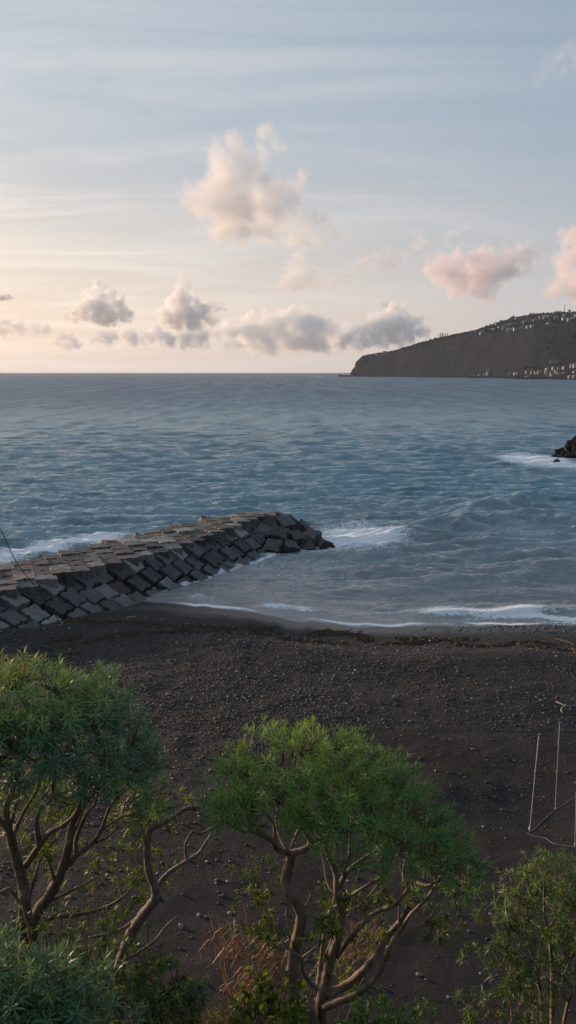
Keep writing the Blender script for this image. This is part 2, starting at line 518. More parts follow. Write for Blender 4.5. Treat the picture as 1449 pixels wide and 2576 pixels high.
BASE_PX = [(-40, 1632), (60, 1596), (140, 1570), (255, 1530), (345, 1512), (455, 1474), (560, 1440), (655, 1410), (750, 1382), (815, 1369)]
BASE_Z = [1.1, 1.0, .9, .6, .3, 0, 0, 0, 0, 0]
CREST_PX = [(-180, 1552), (-75, 1518), (0, 1497), (120, 1464), (225, 1433), (345, 1404), (450, 1378), (560, 1338), (644, 1305), (690, 1296)]
CREST_Z = [3.0, 3.0, 3.0, 3.0, 2.9, 2.85, 2.8, 2.9, 3.0, 2.9]
BACK_PX = [(-180, 1472), (-75, 1449), (0, 1432), (95, 1407), (190, 1385), (300, 1360), (400, 1337), (510, 1309), (620, 1291), (690, 1293)]
BASE = np.array([at_z(*p, z) for p, z in zip(BASE_PX, BASE_Z)])
CREST = np.array([at_z(*p, z) for p, z in zip(CREST_PX, CREST_Z)])
BACK = np.array([at_z(*p, 2.9) for p in BACK_PX])


def build_sea():
    rr = []
    d = 52.0
    while d < 20000:
        rr.append(d)
        px = d * d / (ZC * F)                      # metres of distance per picture row
        d += min(max(.12, px * (.40 if d < 400 else .5)), 1500)
    rr = np.array(rr)
    ang = np.concatenate([np.linspace(-60, -25, 60)[:-1], np.linspace(-25, 25, 860), np.linspace(25, 60, 60)[1:]])
    T = np.tan(np.radians(ang))
    Y = np.repeat(rr[:, None], len(T), 1); X = Y * T[None, :]
    dr = np.gradient(rr)[:, None] * np.ones_like(X)
    dx = np.abs(np.gradient(T))[None, :] * Y
    res = np.maximum(dr, dx * .8)
    sd = Y - shore_y(X)                            # metres seaward of the shoreline
    bd, bpar, bside = curve_dist(X, Y, [tuple(p[:2]) for p in BASE])
    lee = np.exp(-np.maximum(0, Y - np.interp(X, BASE[:, 0], BASE[:, 1])) / 6) * (X < 5)
    inlee = ((X > np.interp(Y, BASE[:, 1], BASE[:, 0])) | (X > 3)) & (Y < 96)
    calm = np.where(inlee, (.35 + .65 * sstep(-1, 26, sd)) * (.7 + .3 * sstep(2, 16, X)), 1.0)
    calm = calm * sstep(-.5, 7, sd)
    H = np.zeros_like(X)
    wr = np.random.default_rng(5)
    for i in range(130):
        lam = .45 * (8 / .45) ** (wr.random() ** 1.15)
        th = wr.normal(0, .24) - .08
        kx, ky = math.sin(th) * 2 * math.pi / lam, -math.cos(th) * 2 * math.pi / lam
        a = .0225 * lam ** .76
        ph = wr.random() * 6.283
        # only the rows whose grid can carry this wave; gusty groups so that the pattern never repeats
        m = int(np.searchsorted(res.min(axis=1), lam / 1.6))
        if m < 2: continue
        Xs, Ys = X[:m], Y[:m]
        fade = sstep(1.6, 3.2, lam / res[:m])
        g = .55 + .9 * np.clip(vnoise(Xs / (lam * 5) + i * 3.1, Ys / (lam * 4), seed=i), -.6, 1)
        arg = kx * Xs + ky * Ys + ph + .7 * vnoise(Xs / (lam * 2.3), Ys / (lam * 3) + i, seed=200 + i)
        H[:m] += a * fade * g * (np.sin(arg) + .28 * np.sin(2 * arg + .9))
    H *= calm
    foam = np.zeros_like(X)
    sd = sd - .5 * vnoise(X * .35, Y * .1, seed=3) - .25 * vnoise(X * 1.1, Y * .2, seed=9)   # the real waterline
    # swell crests rolling in: (pixels along the crest, height, width towards shore, foam)
    crests = [
        ([(860, 1368), (1000, 1352), (1110, 1334), (1210, 1312), (1330, 1306), (1449, 1318), (1600, 1330)], .40, 1.5, .0),
        ([(1080, 1318), (1230, 1290), (1330, 1262), (1400, 1248), (1500, 1256), (1650, 1262)], .42, 1.8, .0),
        ([(1000, 1290), (1150, 1262), (1280, 1240)], .22, 1.6, .0),
        ([(860, 1478), (1000, 1476), (1150, 1466), (1260, 1456), (1360, 1448), (1480, 1438), (1700, 1430)], .38, 1.1, .12),
        ([(800, 1420), (950, 1400), (1100, 1404), (1250, 1396)], .12, 1.2, .0),
        ([(960, 1548), (1080, 1545), (1200, 1545), (1300, 1540), (1400, 1534), (1600, 1528)], .26, .7, .55),
        ([(420, 1494), (540, 1508), (640, 1520), (720, 1534), (820, 1545), (960, 1552)], .13, .55, .42),
        ([(1000, 1110), (1140, 1098), (1250, 1102), (1400, 1108)], .35, 3.0, .0),
        ([(700, 1165), (900, 1152), (1050, 1150)], .3, 2.6, .0),
        ([(60, 1150), (250, 1158), (420, 1150)], .3, 2.6, .0),
        ([(500, 1240), (640, 1228), (760, 1235), (900, 1246)], .25, 1.8, .0),
        ([(0, 1268), (160, 1262), (330, 1272)], .3, 1.9, .0),
    ]
    for pts, hh, wd, fo in crests:
        c = px_curve(pts)
        dist, par, side = curve_dist(X, Y + .8 * vnoise(X * .35, Y * .02, seed=77), c)
        env = sstep(0, .18, par) * (1 - sstep(.86, 1.0, par)) if pts[-1][0] < 1449 else sstep(0, .25, par)
        env = env * (.75 + .5 * vnoise(X * .25, Y * .05, seed=78))
        w = np.where(side > 0, wd * 2.4, wd * .75)       # long back, steep face to the shore
        H += (2.5 if hh > .37 else 1.8) * hh * env * np.exp(-(dist / w) ** 2)
        if fo: foam = np.maximum(foam, (fo + .12 * vnoise(X * .6, Y * .1, seed=79)) * env * np.exp(-(np.where(side > 0, dist * .6, dist) / (wd * 1.3)) ** 2) * (1.25 if fo > .3 else 1))
    # foam where the sea meets blocks and sand
    tipd = np.hypot((X - 9.0) / 6.5, (Y - 95.5) / 8.0)
    foam = np.maximum(foam, .80 * np.exp(-tipd ** 2))
    tip2 = np.hypot((X - 5.5) / 3.0, (Y - 91.5) / 2.0)
    foam = np.maximum(foam, .8 * np.exp(-tip2 ** 2))
    foam = np.maximum(foam, .46 * np.exp(-(bd / .6) ** 2) * (bpar > .5))
    skd, skp, sks = curve_dist(X, Y, px_curve([(-200, 1430), (0, 1400), (90, 1385), (190, 1365), (290, 1345), (400, 1318)]))
    foam = np.maximum(foam, (.75 + .25 * vnoise(X * .2, Y * .2, seed=61)) * np.exp(-(skd / 3.4) ** 2) * (1 - .8 * sstep(.55, 1, skp)))
    rk = at_z(1412, 1160, 0)
    foam = np.maximum(foam, .88 * np.exp(-(((X - rk[0] + 5.5) / 9) ** 2 + ((Y - rk[1] - 2) / 15) ** 2)))
    foam = np.maximum(foam, .6 * np.exp(-(((X - rk[0] + 2) / 9) ** 2 + ((Y - rk[1] + 9) / 9) ** 2)))
    # lace left on the swash
    foam = np.maximum(foam, .62 * sstep(9, 20, X) * np.exp(-((sd - 1.8 - .6 * vnoise(X * .3, Y * 0, seed=62)) / 1.0) ** 2))
    foam = np.maximum(foam, np.clip(.55 + .40 * fbm(X * .22, Y * .03, oct=3, seed=65) * 1.8, 0, .85) * np.exp(-((sd - .35 - .3 * vnoise(X * .5, Y * 0, seed=63)) / .36) ** 2) * sstep(-13, -6, X))
    foam = np.maximum(foam, .40 * np.exp(-((sd - 3.6 - .9 * vnoise(X * .22, Y * 0, seed=64)) / .5) ** 2) * sstep(2, 8, X))
    foam = np.maximum(foam, .22 * np.exp(-((Y - 82) / 26) ** 2) * (~inlee) * (X < 0))
    H = H + .02
    shallow = np.where(inlee | (X > 3), 1 - .45 * sstep(2, 34, sd) - .55 * sstep(30, 75, sd), .12 * np.exp(-((Y - 80) / 50) ** 2))
    shallow = np.maximum(shallow, 1 - sstep(4, 12, sd))
    me = mesh_np('sea', np.stack([X, Y, H], -1).reshape(-1, 3), [grid_faces(*X.shape)])
    attr(me, 'foam', np.clip(foam, 0, 1).ravel()); attr(me, 'shallow', np.clip(shallow, 0, 1).ravel())
    tag(link('sea', me, M['water']), 'rippled blue-green evening sea reaching to the horizon', 'sea', kind='structure')


build_sea()

# ------------------------------------------------------------------ breakwater of grooved concrete blocks
def block_mesh(name, s, h, notch, seed):
    r = random.Random(seed)
    o = []
    def side(k):
        pts = [(-.5 + .04, -.5), (-.5 + .0, -.5)]
        return pts
    N = 7
    base = []
    # one side along +x at y=-.5, with a half-round groove in its middle
    base += [(-.475, -.5), (-.30, -.49), (-notch, -.495)]
    for i in range(1, N): 
        a = math.pi * i / N
        base.append((-notch * math.cos(a), -.49 + notch * .75 * math.sin(a)))
    base += [(notch, -.495), (.30, -.49), (.475, -.5)]
    for k in range(4):
        a = k * math.pi / 2
        for x, y in base:
            o.append((x * math.cos(a) - y * math.sin(a) + r.uniform(-.008, .008), x * math.sin(a) + y * math.cos(a) + r.uniform(-.008, .008)))
    n = len(o)
    lay = [(-h / 2, .97), (-h * .3, 1.0), (h / 2 - .05, 1.0), (h / 2 - .012, .985), (h / 2, .955)]
    V = []
    for z, k in lay:
        for x, y in o: V.append((x * s * k, y * s * k, z + (r.uniform(-.01, .01) if z > 0 else 0)))
    F_ = []
    for l in range(len(lay) - 1):
        for i in range(n):
            j = (i + 1) % n
            F_.append((l * n + i, l * n + j, (l + 1) * n + j, (l + 1) * n + i))
    bm = bmesh.new()
    vs = [bm.verts.new(v) for v in V]
    for f in F_: bm.faces.new([vs[i] for i in f])
    bm.faces.new([vs[(len(lay) - 1) * n + i] for i in range(n)])
    bm.faces.new([vs[i] for i in reversed(range(n))])
    me = bpy.data.meshes.new(name); bm.to_mesh(me); bm.free()
    return me


def interp_path(P, t, L=None):
    """P (n,3) path sampled at fraction t of its arc length (or of the lengths L of a paired path)"""
    if L is None:
        seg = np.linalg.norm(np.diff(P[:, :2], axis=0), axis=1)
        L = np.concatenate([[0], np.cumsum(seg)]); L = L / L[-1]
    return np.array([np.interp(t, L, P[:, i]) for i in range(3)])


ORD = ['first', 'second', 'third', 'fourth', 'fifth', 'sixth', 'seventh', 'eighth', 'ninth', 'tenth', 'eleventh', 'twelfth', 'thirteenth',
       'fourteenth', 'fifteenth', 'sixteenth', 'seventeenth', 'eighteenth', 'nineteenth', 'twentieth', 'twenty-first', 'twenty-second', 'twenty-third',
       'twenty-fourth', 'twenty-fifth', 'twenty-sixth', 'twenty-seventh', 'twenty-eighth', 'twenty-ninth', 'thirtieth', 'thirty-first', 'thirty-second',
       'thirty-third', 'thirty-fourth', 'thirty-fifth', 'thirty-sixth', 'thirty-seventh', 'thirty-eighth', 'thirty-ninth', 'fortieth']
BLK = 1.85
block_meshes = [block_mesh('concrete_block', BLK, 1.5, nt, i) for i, nt in enumerate((.10, .085, .115, .095))]
for m_ in block_meshes: m_.materials.append(M['concrete'])


def put_block(loc, zaxis, xaxis, spin, label, group='concrete blocks of the breakwater', k=(1, 1, 1), tilt=0.05, yaxis=None):
    z = Vector(zaxis).normalized(); x = Vector(xaxis); x = (x - z * x.dot(z)).normalized(); y = z.cross(x)
    if yaxis is not None:
        ya = Vector(yaxis).normalized(); y = (ya if ya.dot(y) > 0 else -ya)
    m = Matrix((x, y, z)).transposed().to_4x4()
    m = m @ Matrix.Rotation(spin, 4, 'Z') @ Matrix.Rotation(rnd.gauss(0, tilt), 4, 'X') @ Matrix.Rotation(rnd.gauss(0, tilt), 4, 'Y')
    o = bpy.data.objects.new('concrete_block', rnd.choice(block_meshes))
    COL.objects.link(o)
    o.matrix_world = Matrix.Translation(Vector(loc)) @ m @ Matrix.Diagonal((*k, 1))
    tag(o, label, 'concrete block', group)
    return o


def build_breakwater():
    seg = np.linalg.norm(np.diff(CREST[:, :2], axis=0), axis=1)
    n = int(seg.sum() / (BLK * 1.05))
    LL = np.concatenate([[0], np.cumsum(seg)]); LL = LL / LL[-1]
    # core mound, coloured dark so the gaps between blocks read as shade
    rows = []
    T = np.linspace(0, 1, 60)
    for t in T:
        b, c, k = interp_path(BASE, t, LL), interp_path(CREST, t, LL), interp_path(BACK, t, LL)
        sea = k + (k - c) / max(np.linalg.norm(k - c), .1) * 4.0; sea[2] = -1.5
        b2 = b + (b - c) * .35; b2[2] = b[2] - 1.2
        rows.append([b2, b - [0, 0, 1.3], c - [0, 0, 1.5], (c + k) / 2 - [0, 0, 1.2], k - [0, 0, 1.4], sea])
    V = np.array(rows).reshape(-1, 3)
    me = mesh_np('breakwater_core', V, [grid_faces(60, 6)], smooth=False)
    core = link('rubble_mound', me, M['rubble'])
    tag(core, 'dark rubble mound filling the gaps under the breakwater blocks', 'rubble mound', kind='structure')
    course_names = ['top course just under the crest', 'second course below the crest', 'third course below the crest', 'lowest course at the foot', 'buried course at the foot']
    deck_names = ['front row along the crest edge', 'second row of the flat top', 'third row of the flat top', 'fourth row of the flat top', 'back row along the seaward edge']
    for j in range(n):
        t = (j + .5) / n
        b, c, k = interp_path(BASE, t, LL), interp_path(CREST, t, LL), interp_path(BACK, t, LL)
        ax = interp_path(CREST, min(1, t + .02)) - interp_path(CREST, max(0, t - .02))
        ax2 = interp_path(BASE, min(1, t + .02), LL) - interp_path(BASE, max(0, t - .02), LL)
        axis = (ax / np.linalg.norm(ax) + ax2 / np.linalg.norm(ax2)); axis /= np.linalg.norm(axis)
        axis[2] = 0
        dn = b - c; ln = np.linalg.norm(dn); dn /= ln
        nz = np.cross(axis, dn)
        if nz[2] < 0: nz = -nz
        from_tip = n - 1 - j
        od = ORD[min(from_tip, 39)]
        nc = max(2, int(round((ln + .5) / (BLK * 1.04))))
        shift = rnd.uniform(-.28, .28)
        lift = rnd.gauss(0, .10)
        for i in range(nc + 1):
            pos = c + dn * ((i + .42) * BLK * 1.04 + shift) - nz * (.95 - lift) + axis * rnd.gauss(0, .05)
            pos = pos + nz * rnd.gauss(0, .08)
            if pos[2] < -.7 or (i == nc and pos[2] < .0): continue
            kk = rnd.uniform(.90, .97)
            put_block(pos, nz, dn, rnd.choice((0, 2)) * math.pi / 2 + rnd.gauss(0, .025),
                      f'{od} grooved block from the seaward tip, {course_names[min(i, 4)]}', k=(kk, rnd.uniform(.90, .96), 1), tilt=.03, yaxis=axis)
        # flat top
        w = k - c; lw = np.linalg.norm(w[:2]); w = w / max(lw, .1); w[2] = 0
        nd = min(5, max(1, int(round(lw / (BLK * 1.05)))))
        for i in range(nd):
            pos = c + w * ((i + .35) * lw / nd) + [0, 0, -.52 + rnd.gauss(0, .06)]
            put_block(pos, (0, 0, 1), w, rnd.gauss(0, .05), f'{od} flat block from the seaward tip, {deck_names[i] if i < nd - 1 or nd < 3 else deck_names[4]}',
                      k=(min(1.08, lw / nd / BLK * .97), rnd.uniform(.93, 1.0), 1), tilt=.03)
        # ragged seaward edge
        if rnd.random() < .55:
            pos = k + w * rnd.uniform(.2, .9) + [0, 0, -.75 + rnd.uniform(-.3, .25)]
            put_block(pos, (0, 0, 1), w, rnd.uniform(-.5, .5), f'{od} tilted block from the seaward tip, jutting from the seaward edge', k=(.9, .9, .9), tilt=.22)
    # rounded head: a jumble dropping to the water
    tip = interp_path(CREST, 1.0)
    head = [((730, 1312), 2.5, .1), ((770, 1322), 1.9, .3), ((715, 1340), 2.0, .2), ((755, 1348), 1.4, .25), ((795, 1345), 1.2, .4), ((700, 1372), .9, .15), ((738, 1370), .8, .3),
            ((780, 1368), .45, .4), ((810, 1362), .25, .5), ((745, 1308), 2.3, .3), ((720, 1300), 2.6, .2), ((690, 1310), 2.6, .2), ((676, 1335), 2.0, .2), ((660, 1352), 1.5, .15)]
    words = ['largest tilted', 'dark tilted', 'upright', 'leaning', 'half sunk', 'wet grooved', 'low wet', 'sunken dark', 'outermost', 'back edge', 'topmost', 'crest corner', 'face corner', 'lower corner']
    for (pp, z, tl), wd in zip(head, words):
        p = at_z(pp[0] - 12, pp[1], z)
        dirv = np.array([p[0] - tip[0], p[1] - tip[1], 0]); dirv /= max(.1, np.linalg.norm(dirv))
        put_block(p - [0, 0, .45], (dirv[0] * .55, dirv[1] * .55, 1), (dirv[0], dirv[1], -.5), rnd.uniform(-.4, .4), f'{wd} concrete block in the jumble at the breakwater tip', tilt=tl * .6)
    # small wet rocks beyond the tip
    for pp, s, wd in [((824, 1372), .7, 'larger'), ((836, 1376), .35, 'smaller'), ((814, 1380), .5, 'nearer')]:
        o = link('rock', rock_mesh(s, rnd.randint(0, 99)), M['rubble']); o.location = Vector(at_z(*pp, .05))
        tag(o, f'{wd} dark wet rock in the foam off the breakwater tip', 'rock', 'rocks off the breakwater tip')


def rock_mesh(s, seed, sub=2, flat=.7):
    bm = bmesh.new(); bmesh.ops.create_icosphere(bm, subdivisions=sub, radius=s)
    off = Vector((seed * 3.1, seed * 1.7, seed * .9))
    for v in bm.verts:
        nn = v.co.normalized()
        k = 1 + .35 * mnoise.noise(nn * 1.6 + off) + .14 * mnoise.noise(nn * 4 + off)
        v.co = Vector((v.co.x * k, v.co.y * k * .85, v.co.z * k * flat))
    me = bpy.data.meshes.new('rock'); bm.to_mesh(me); bm.free()
    return me


build_breakwater()


def build_second_breakwater():
    c0 = at_z(1455, 1150, 0)
    # stub of a second mole coming in from the right, made of tipped blocks
    specs = []
    big = [block_mesh('concrete_block', 3.0, 2.6, .10, 20 + i) for i in range(3)]
    for b_ in big: b_.materials.append(M['wet_concrete'])
    lab_z = ['waterline', 'middle', 'upper', 'crest']
    base = link('rubble_mound', rock_mesh(6.0, 12, 3, .30), M['rubble'])
    base.location = (c0[0] + 8.5, c0[1] + 2, -.2); base.scale = (1.5, 1.1, .8)
    tag(base, 'dark rubble core under the distant block pile at the right edge', 'rubble mound', kind='structure')
    r = random.Random(4)
    k = 0
    sides = ['seaward', 'central', 'shoreward']
    for lv, (z, x0, nn) in enumerate([(.3, -3.2, 6), (1.9, -1.6, 6), (3.4, .0, 5), (4.9, 1.8, 4)]):
        for row, dy in enumerate((5.0, 0.0, -5.0 + lv * 1.2)):
            for i in range(nn):
                p = Vector((c0[0] + x0 + i * 2.7 + r.uniform(-.5, .5) + abs(dy) * .18, c0[1] + dy * (1 - lv * .15) + r.uniform(-.6, .6), z + r.uniform(-.3, .3)))
                o = bpy.data.objects.new('concrete_block', r.choice(big)); COL.objects.link(o)
                o.location = p; o.rotation_euler = (r.uniform(-.6, .6), r.uniform(-.7, .5), r.uniform(0, 3))
                o.scale = [r.uniform(.7, .95)] * 3
                tag(o, f'{ORD[i]} dark block from the pile end, {sides[row]} side, {lab_z[lv]} layer of the distant right pile', 'concrete block', 'tumbled blocks of the distant pile')
    for pp, s, wd in [((1395, 1151), .9, 'pointed'), ((1389, 1153), .45, 'tiny'), ((1400, 1163), .8, 'low')]:
        o = link('rock', rock_mesh(s, 31, flat=1.0), M['rubble']); o.location = Vector(at_z(*pp, .15))
        tag(o, f'{wd} dark rock in white water off the distant block pile', 'rock', 'rocks off the distant pile')


build_second_breakwater()

# ------------------------------------------------------------------ pebbles, stones, wrack, driftwood
def pebble_stuff():
    bm = bmesh.new(); bmesh.ops.create_icosphere(bm, subdivisions=1, radius=1.0)
    bv = np.array([v.co for v in bm.verts]); bf = np.array([[v.index for v in f.verts] for f in bm.faces]); bm.free()
    N = 26000
    g = np.random.default_rng(3)
    # sample in picture-like density: more near
    y = 17 + (60.5 - 17) * g.random(N * 3) ** .85
    x = (g.random(N * 3) * 2 - 1) * (y * .40 + 3)
    s = shore_y(x) - y
    dens = sstep(3.0, 9, s) * (1 - .72 * sstep(24, 33, s)) * np.clip(.6 + .9 * fbm(x * .14, y * .14, oct=4, seed=51), .06, 1)
    dens *= np.where(x > 4, .55, 1.0) * np.where((x > 3) & (y < 38), .22, 1.0)
    dens = np.maximum(dens, .9 * (s > .2) * (s < 3.2) * sstep(10, 22, x))
    dens = np.where((s < 5.5) & (s > .5) & (x < 6), dens * .25, dens)
    keep = g.random(N * 3) < dens
    x, y = x[keep][:N], y[keep][:N]
    n = len(x)
    r = .022 + .035 * g.random(n) ** 2.2 + .05 * (g.random(n) ** 14)
    r = r * (.75 + y / 90)
    z, _, _ = ground_z(x, y)
    q = g.random((n, 3)) * 6.283
    sc = np.stack([r * g.uniform(.8, 1.35, n), r * g.uniform(.7, 1.1, n), r * g.uniform(.45, .75, n)], 1)
    ca, sa = np.cos(q[:, 0]), np.sin(q[:, 0])
    jit = 1 + .18 * g.standard_normal((n, len(bv), 1))
    P = bv[None] * jit * sc[:, None, :]
    X = P[:, :, 0] * ca[:, None] - P[:, :, 1] * sa[:, None] + x[:, None]
    Y = P[:, :, 0] * sa[:, None] + P[:, :, 1] * ca[:, None] + y[:, None]
    Z = P[:, :, 2] + (z + r * .2)[:, None]
    V = np.stack([X, Y, Z], -1).reshape(-1, 3)
    Fc = (bf[None] + (np.arange(n) * len(bv))[:, None, None]).reshape(-1, 3)
    tag(link('pebbles', mesh_np('pebbles', V, [Fc]), M['pebble']), 'grey pebbles strewn over the black sand', 'pebbles', kind='stuff')


pebble_stuff()


def stones():
    g = random.Random(21)
    protos = [rock_mesh(1.0, i, 2, .65) for i in range(5)]
    for p in protos: p.materials.append(M['stone'])
    fixed = [(912, 2306 - 430, .07), (1054, 2453, .10), (1072, 2465, .06), (735, 1922, .05), (820, 2228, .07), (430, 1782, .09), (1290, 1690, .13), (905, 2010, .05),
             (1365, 1722, .14), (1190, 1850, .08), (520, 2160, .08), (545, 2210, .09), (560, 2250, .07), (1096, 1905, .06), (1130, 2110, .06), (455, 2330, .1), (500, 2300, .08)]
    spots = []
    for px, py, s in fixed:
        p = at_z(px, py, 2.6); spots.append((p[0], p[1], s))
    for i in range(90):
        y = g.uniform(17.5, 48); x = g.uniform(-.33, .36) * y
        spots.append((x, y, g.uniform(.03, .06)))
    for x, y, s in spots:
        z = float(ground_z(np.array([x]), np.array([y]))[0][0])
        o = bpy.data.objects.new('stone', g.choice(protos)); COL.objects.link(o)
        o.location = (x, y, z + s * .25); o.scale = (s, s * g.uniform(.7, 1), s * g.uniform(.8, 1.1)); o.rotation_euler = (g.uniform(-.3, .3), g.uniform(-.3, .3), g.uniform(0, 6))
        tag(o, 'pale rounded stone standing out from the smaller pebbles on the beach', 'stone', 'pale stones scattered on the beach')


stones()


def wrack_lines():
    g = np.random.default_rng(8)
    lines = [([(140, 1545), (230, 1565), (330, 1570), (450, 1575), (560, 1578), (690, 1570)], 900, .55), ([(270, 1612), (340, 1606), (420, 1600), (470, 1592)], 420, .22),
             ([(780, 1578), (830, 1568), (900, 1575), (930, 1590)], 420, .5), ([(960, 1607), (1050, 1603), (1090, 1598)], 260, .25), ([(1000, 1590), (1100, 1592), (1200, 1590)], 260, .4),
             ([(1140, 1606), (1230, 1620), (1290, 1606), (1380, 1605)], 380, .3), ([(1330, 1625), (1400, 1632), (1449, 1640), (1500, 1650)], 200, .3), ([(700, 1602), (790, 1606), (860, 1612)], 260, .3),
             ([(120, 1625), (170, 1618), (200, 1608)], 120, .25), ([(60, 1690), (130, 1672), (200, 1655)], 110, .3), ([(60, 1650), (150, 1640), (240, 1620)], 90, .3), ([(430, 1590), (560, 1596), (700, 1585)], 260, .5)]
    Vs = []; Fs = []; k = 0
    for pts, n, wd in lines:
        W = np.array([at_z(a, b, 1.1) for a, b in pts])
        Q = np.array([interp_path(W, t) for t in g.random(n)])
        xs, ys_ = Q[:, 0] + g.normal(0, wd * .5, n), Q[:, 1] + g.normal(0, wd, n)
        zs = ground_z(xs, ys_)[0]
        for x, y, z in zip(xs, ys_, zs):
            L = g.uniform(.10, .42); a = g.normal(0, .9); w = g.uniform(.02, .07); h = g.uniform(.03, .12)
            dx, dy = math.cos(a) * L, math.sin(a) * L; nx, ny = -math.sin(a) * w, math.cos(a) * w
            Vs += [(x - dx, y - dy, z), (x + nx, y + ny, z), (x + dx, y + dy, z + .01), (x - nx, y - ny, z), (x + nx * .2, y + ny * .2, z + h)]
            Fs += [(k, k + 3, k + 4), (k + 3, k + 2, k + 4), (k + 2, k + 1, k + 4), (k + 1, k, k + 4)]
            k += 5
    tag(link('seaweed', mesh_np('seaweed', Vs, [Fs], smooth=False), M['wrack']), 'brown dry seaweed washed up in lines along the shore', 'seaweed', kind='stuff')


wrack_lines()


# tubes -------------------------------------------------------------
def catmull(P, n=5):
    P = [np.asarray(p, float) for p in P]
    if len(P) < 3: return [P[0] + (P[-1] - P[0]) * t for t in np.linspace(0, 1, n + 1)]
    Q = [2 * P[0] - P[1]] + P + [2 * P[-1] - P[-2]]
    out = []
    for i in range(1, len(Q) - 2):
        a, b, c, d = Q[i - 1:i + 3]
        for t in np.linspace(0, 1, n, endpoint=False):
            out.append(.5 * (2 * b + (c - a) * t + (2 * a - 5 * b + 4 * c - d) * t * t + (3 * b - a - 3 * c + d) * t ** 3))
    out.append(P[-1]); return out


class Tubes:
    def __init__(s): s.V = []; s.F = []; s.T = []; s.n = 0

    def add(s, pts, r0, r1, sides=7, wob=0.0, cap=True):
        pts = np.array(pts); n = len(pts)
        tan = np.gradient(pts, axis=0); tan /= np.maximum(np.linalg.norm(tan, axis=1), 1e-9)[:, None]
        up = np.array([.3, .9, .2]) if abs(tan[0][2]) > .5 else np.array([0, 0, 1.])
        u = np.cross(tan[0], up); u /= np.linalg.norm(u)
        a = np.arange(sides) / sides * 2 * math.pi
        for i in range(n):
            u = u - tan[i] * u.dot(tan[i]); u /= max(np.linalg.norm(u), 1e-9)
            v = np.cross(tan[i], u)
            t = i / (n - 1); r = r0 + (r1 - r0) * t
            if wob: r *= 1 + wob * math.sin(i * 1.7 + n)
            s.V.append(pts[i] + r * (np.cos(a)[:, None] * u + np.sin(a)[:, None] * v))
        f = []
        for i in range(n - 1):
            for j in range(sides):
                k = (j + 1) % sides
                f.append((s.n + i * sides + j, s.n + i * sides + k, s.n + (i + 1) * sides + k, s.n + (i + 1) * sides + j))
        s.F += f
        if cap:
            s.V.append(pts[-1:] + tan[-1:] * r1); e = s.n + n * sides
            s.T += [(s.n + (n - 1) * sides + j, s.n + (n - 1) * sides + (j + 1) % sides, e) for j in range(sides)]
            s.n += 1
        s.n += n * sides

    def mesh(s, name, origin=(0, 0, 0)):
        V = np.concatenate(s.V) - np.asarray(origin)
        return mesh_np(name, V, [s.F, s.T])


def leaves_mesh(name, pos, dirs, n, L, W, origin, lit_young=None, lo=18, hi=105, seed=0, droop=.35):
    """rosettes of lance-shaped leaves; pos, dirs (k,3)"""
    g = np.random.default_rng(seed)
    k = len(pos); dirs = dirs / np.linalg.norm(dirs, axis=1)[:, None]
    ref = np.where(np.abs(dirs[:, 2:3]) > .9, np.array([[1., 0, 0]]), np.array([[0, 0, 1.]]))
    u = np.cross(dirs, ref); u /= np.linalg.norm(u, axis=1)[:, None]; v = np.cross(dirs, u)
    i = np.arange(n)
    az = i[None] * 2.399 + g.random((k, 1)) * 6.28 + g.normal(0, .2, (k, n))
    el = np.radians(lo + (hi - lo) * ((i[None] + .5) / n) ** .8 + g.normal(0, 9, (k, n)))
    rad = np.cos(az)[..., None] * u[:, None] + np.sin(az)[..., None] * v[:, None]
    d = np.cos(el)[..., None] * dirs[:, None] + np.sin(el)[..., None] * rad
    side = np.cross(d, dirs[:, None] + .001); side /= np.maximum(np.linalg.norm(side, axis=-1), 1e-6)[..., None]
    ll = L * g.uniform(.65, 1.15, (k, n)) * g.uniform(.8, 1.15, (k, 1)); ww = W * g.uniform(.75, 1.2, (k, n))
    b = pos[:, None] - dirs[:, None] * (.35 * L * (i[None, :, None] / n))
    dr = np.array([0, 0, -1.]) * (droop * ll)[..., None]
    mid = b + d * (ll * .5)[..., None] + dr * .12
    tip = b + d * (ll * .97)[..., None] + dr * .55
    up = np.cross(side, d)
    V = np.stack([b - side * (ww * .22)[..., None], b + side * (ww * .22)[..., None],
                  mid + side * (ww * .5)[..., None] + up * (ww * .12)[..., None], mid - side * (ww * .5)[..., None] + up * (ww * .12)[..., None], tip], 2).reshape(-1, 3)
    m = k * n; o = np.arange(m)[:, None] * 5
    me = mesh_np(name, V - np.asarray(origin), [o + np.array([[0, 1, 2, 3]]), o + np.array([[3, 2, 4]])], smooth=True)
    lit_yg = np.zeros(k) if lit_young is None else lit_young
    attr(me, 'lit_young', np.repeat(np.clip(lit_yg, 0, 1), n * 5))
    return me


def lobes_tufts(lobes, y0, dens, g, zmin=-.25, inner=.35):
    """tufts through the shell of each lobe: (px, py, rx, ry, depth offset, depth radius in m)"""
    P = []; D = []
    for (px, py, rx, ry, dy, rd) in lobes:
        c = at_y(px, py, y0 + dy); m = np.linalg.norm(c - [0, 0, ZC]) / 1982.0
        a, b = rx * m, ry * m
        n = int(dens * (a * rd + a * b + b * rd) * 3)
        k = 0
        while k < n:
            q = g.normal(0, 1, 3); q /= np.linalg.norm(q)
            if q[2] < zmin - .3 * g.random(): continue
            s = 1.07 + .06 * g.normal() - inner * g.random() ** 1.5
            P.append(c + q * np.array([a, rd, b]) * s); D.append(q * np.array([1, 1, .8]) + np.array([0, 0, .75]) + g.normal(0, .25, 3)); k += 1
    return np.array(P), np.array(D)


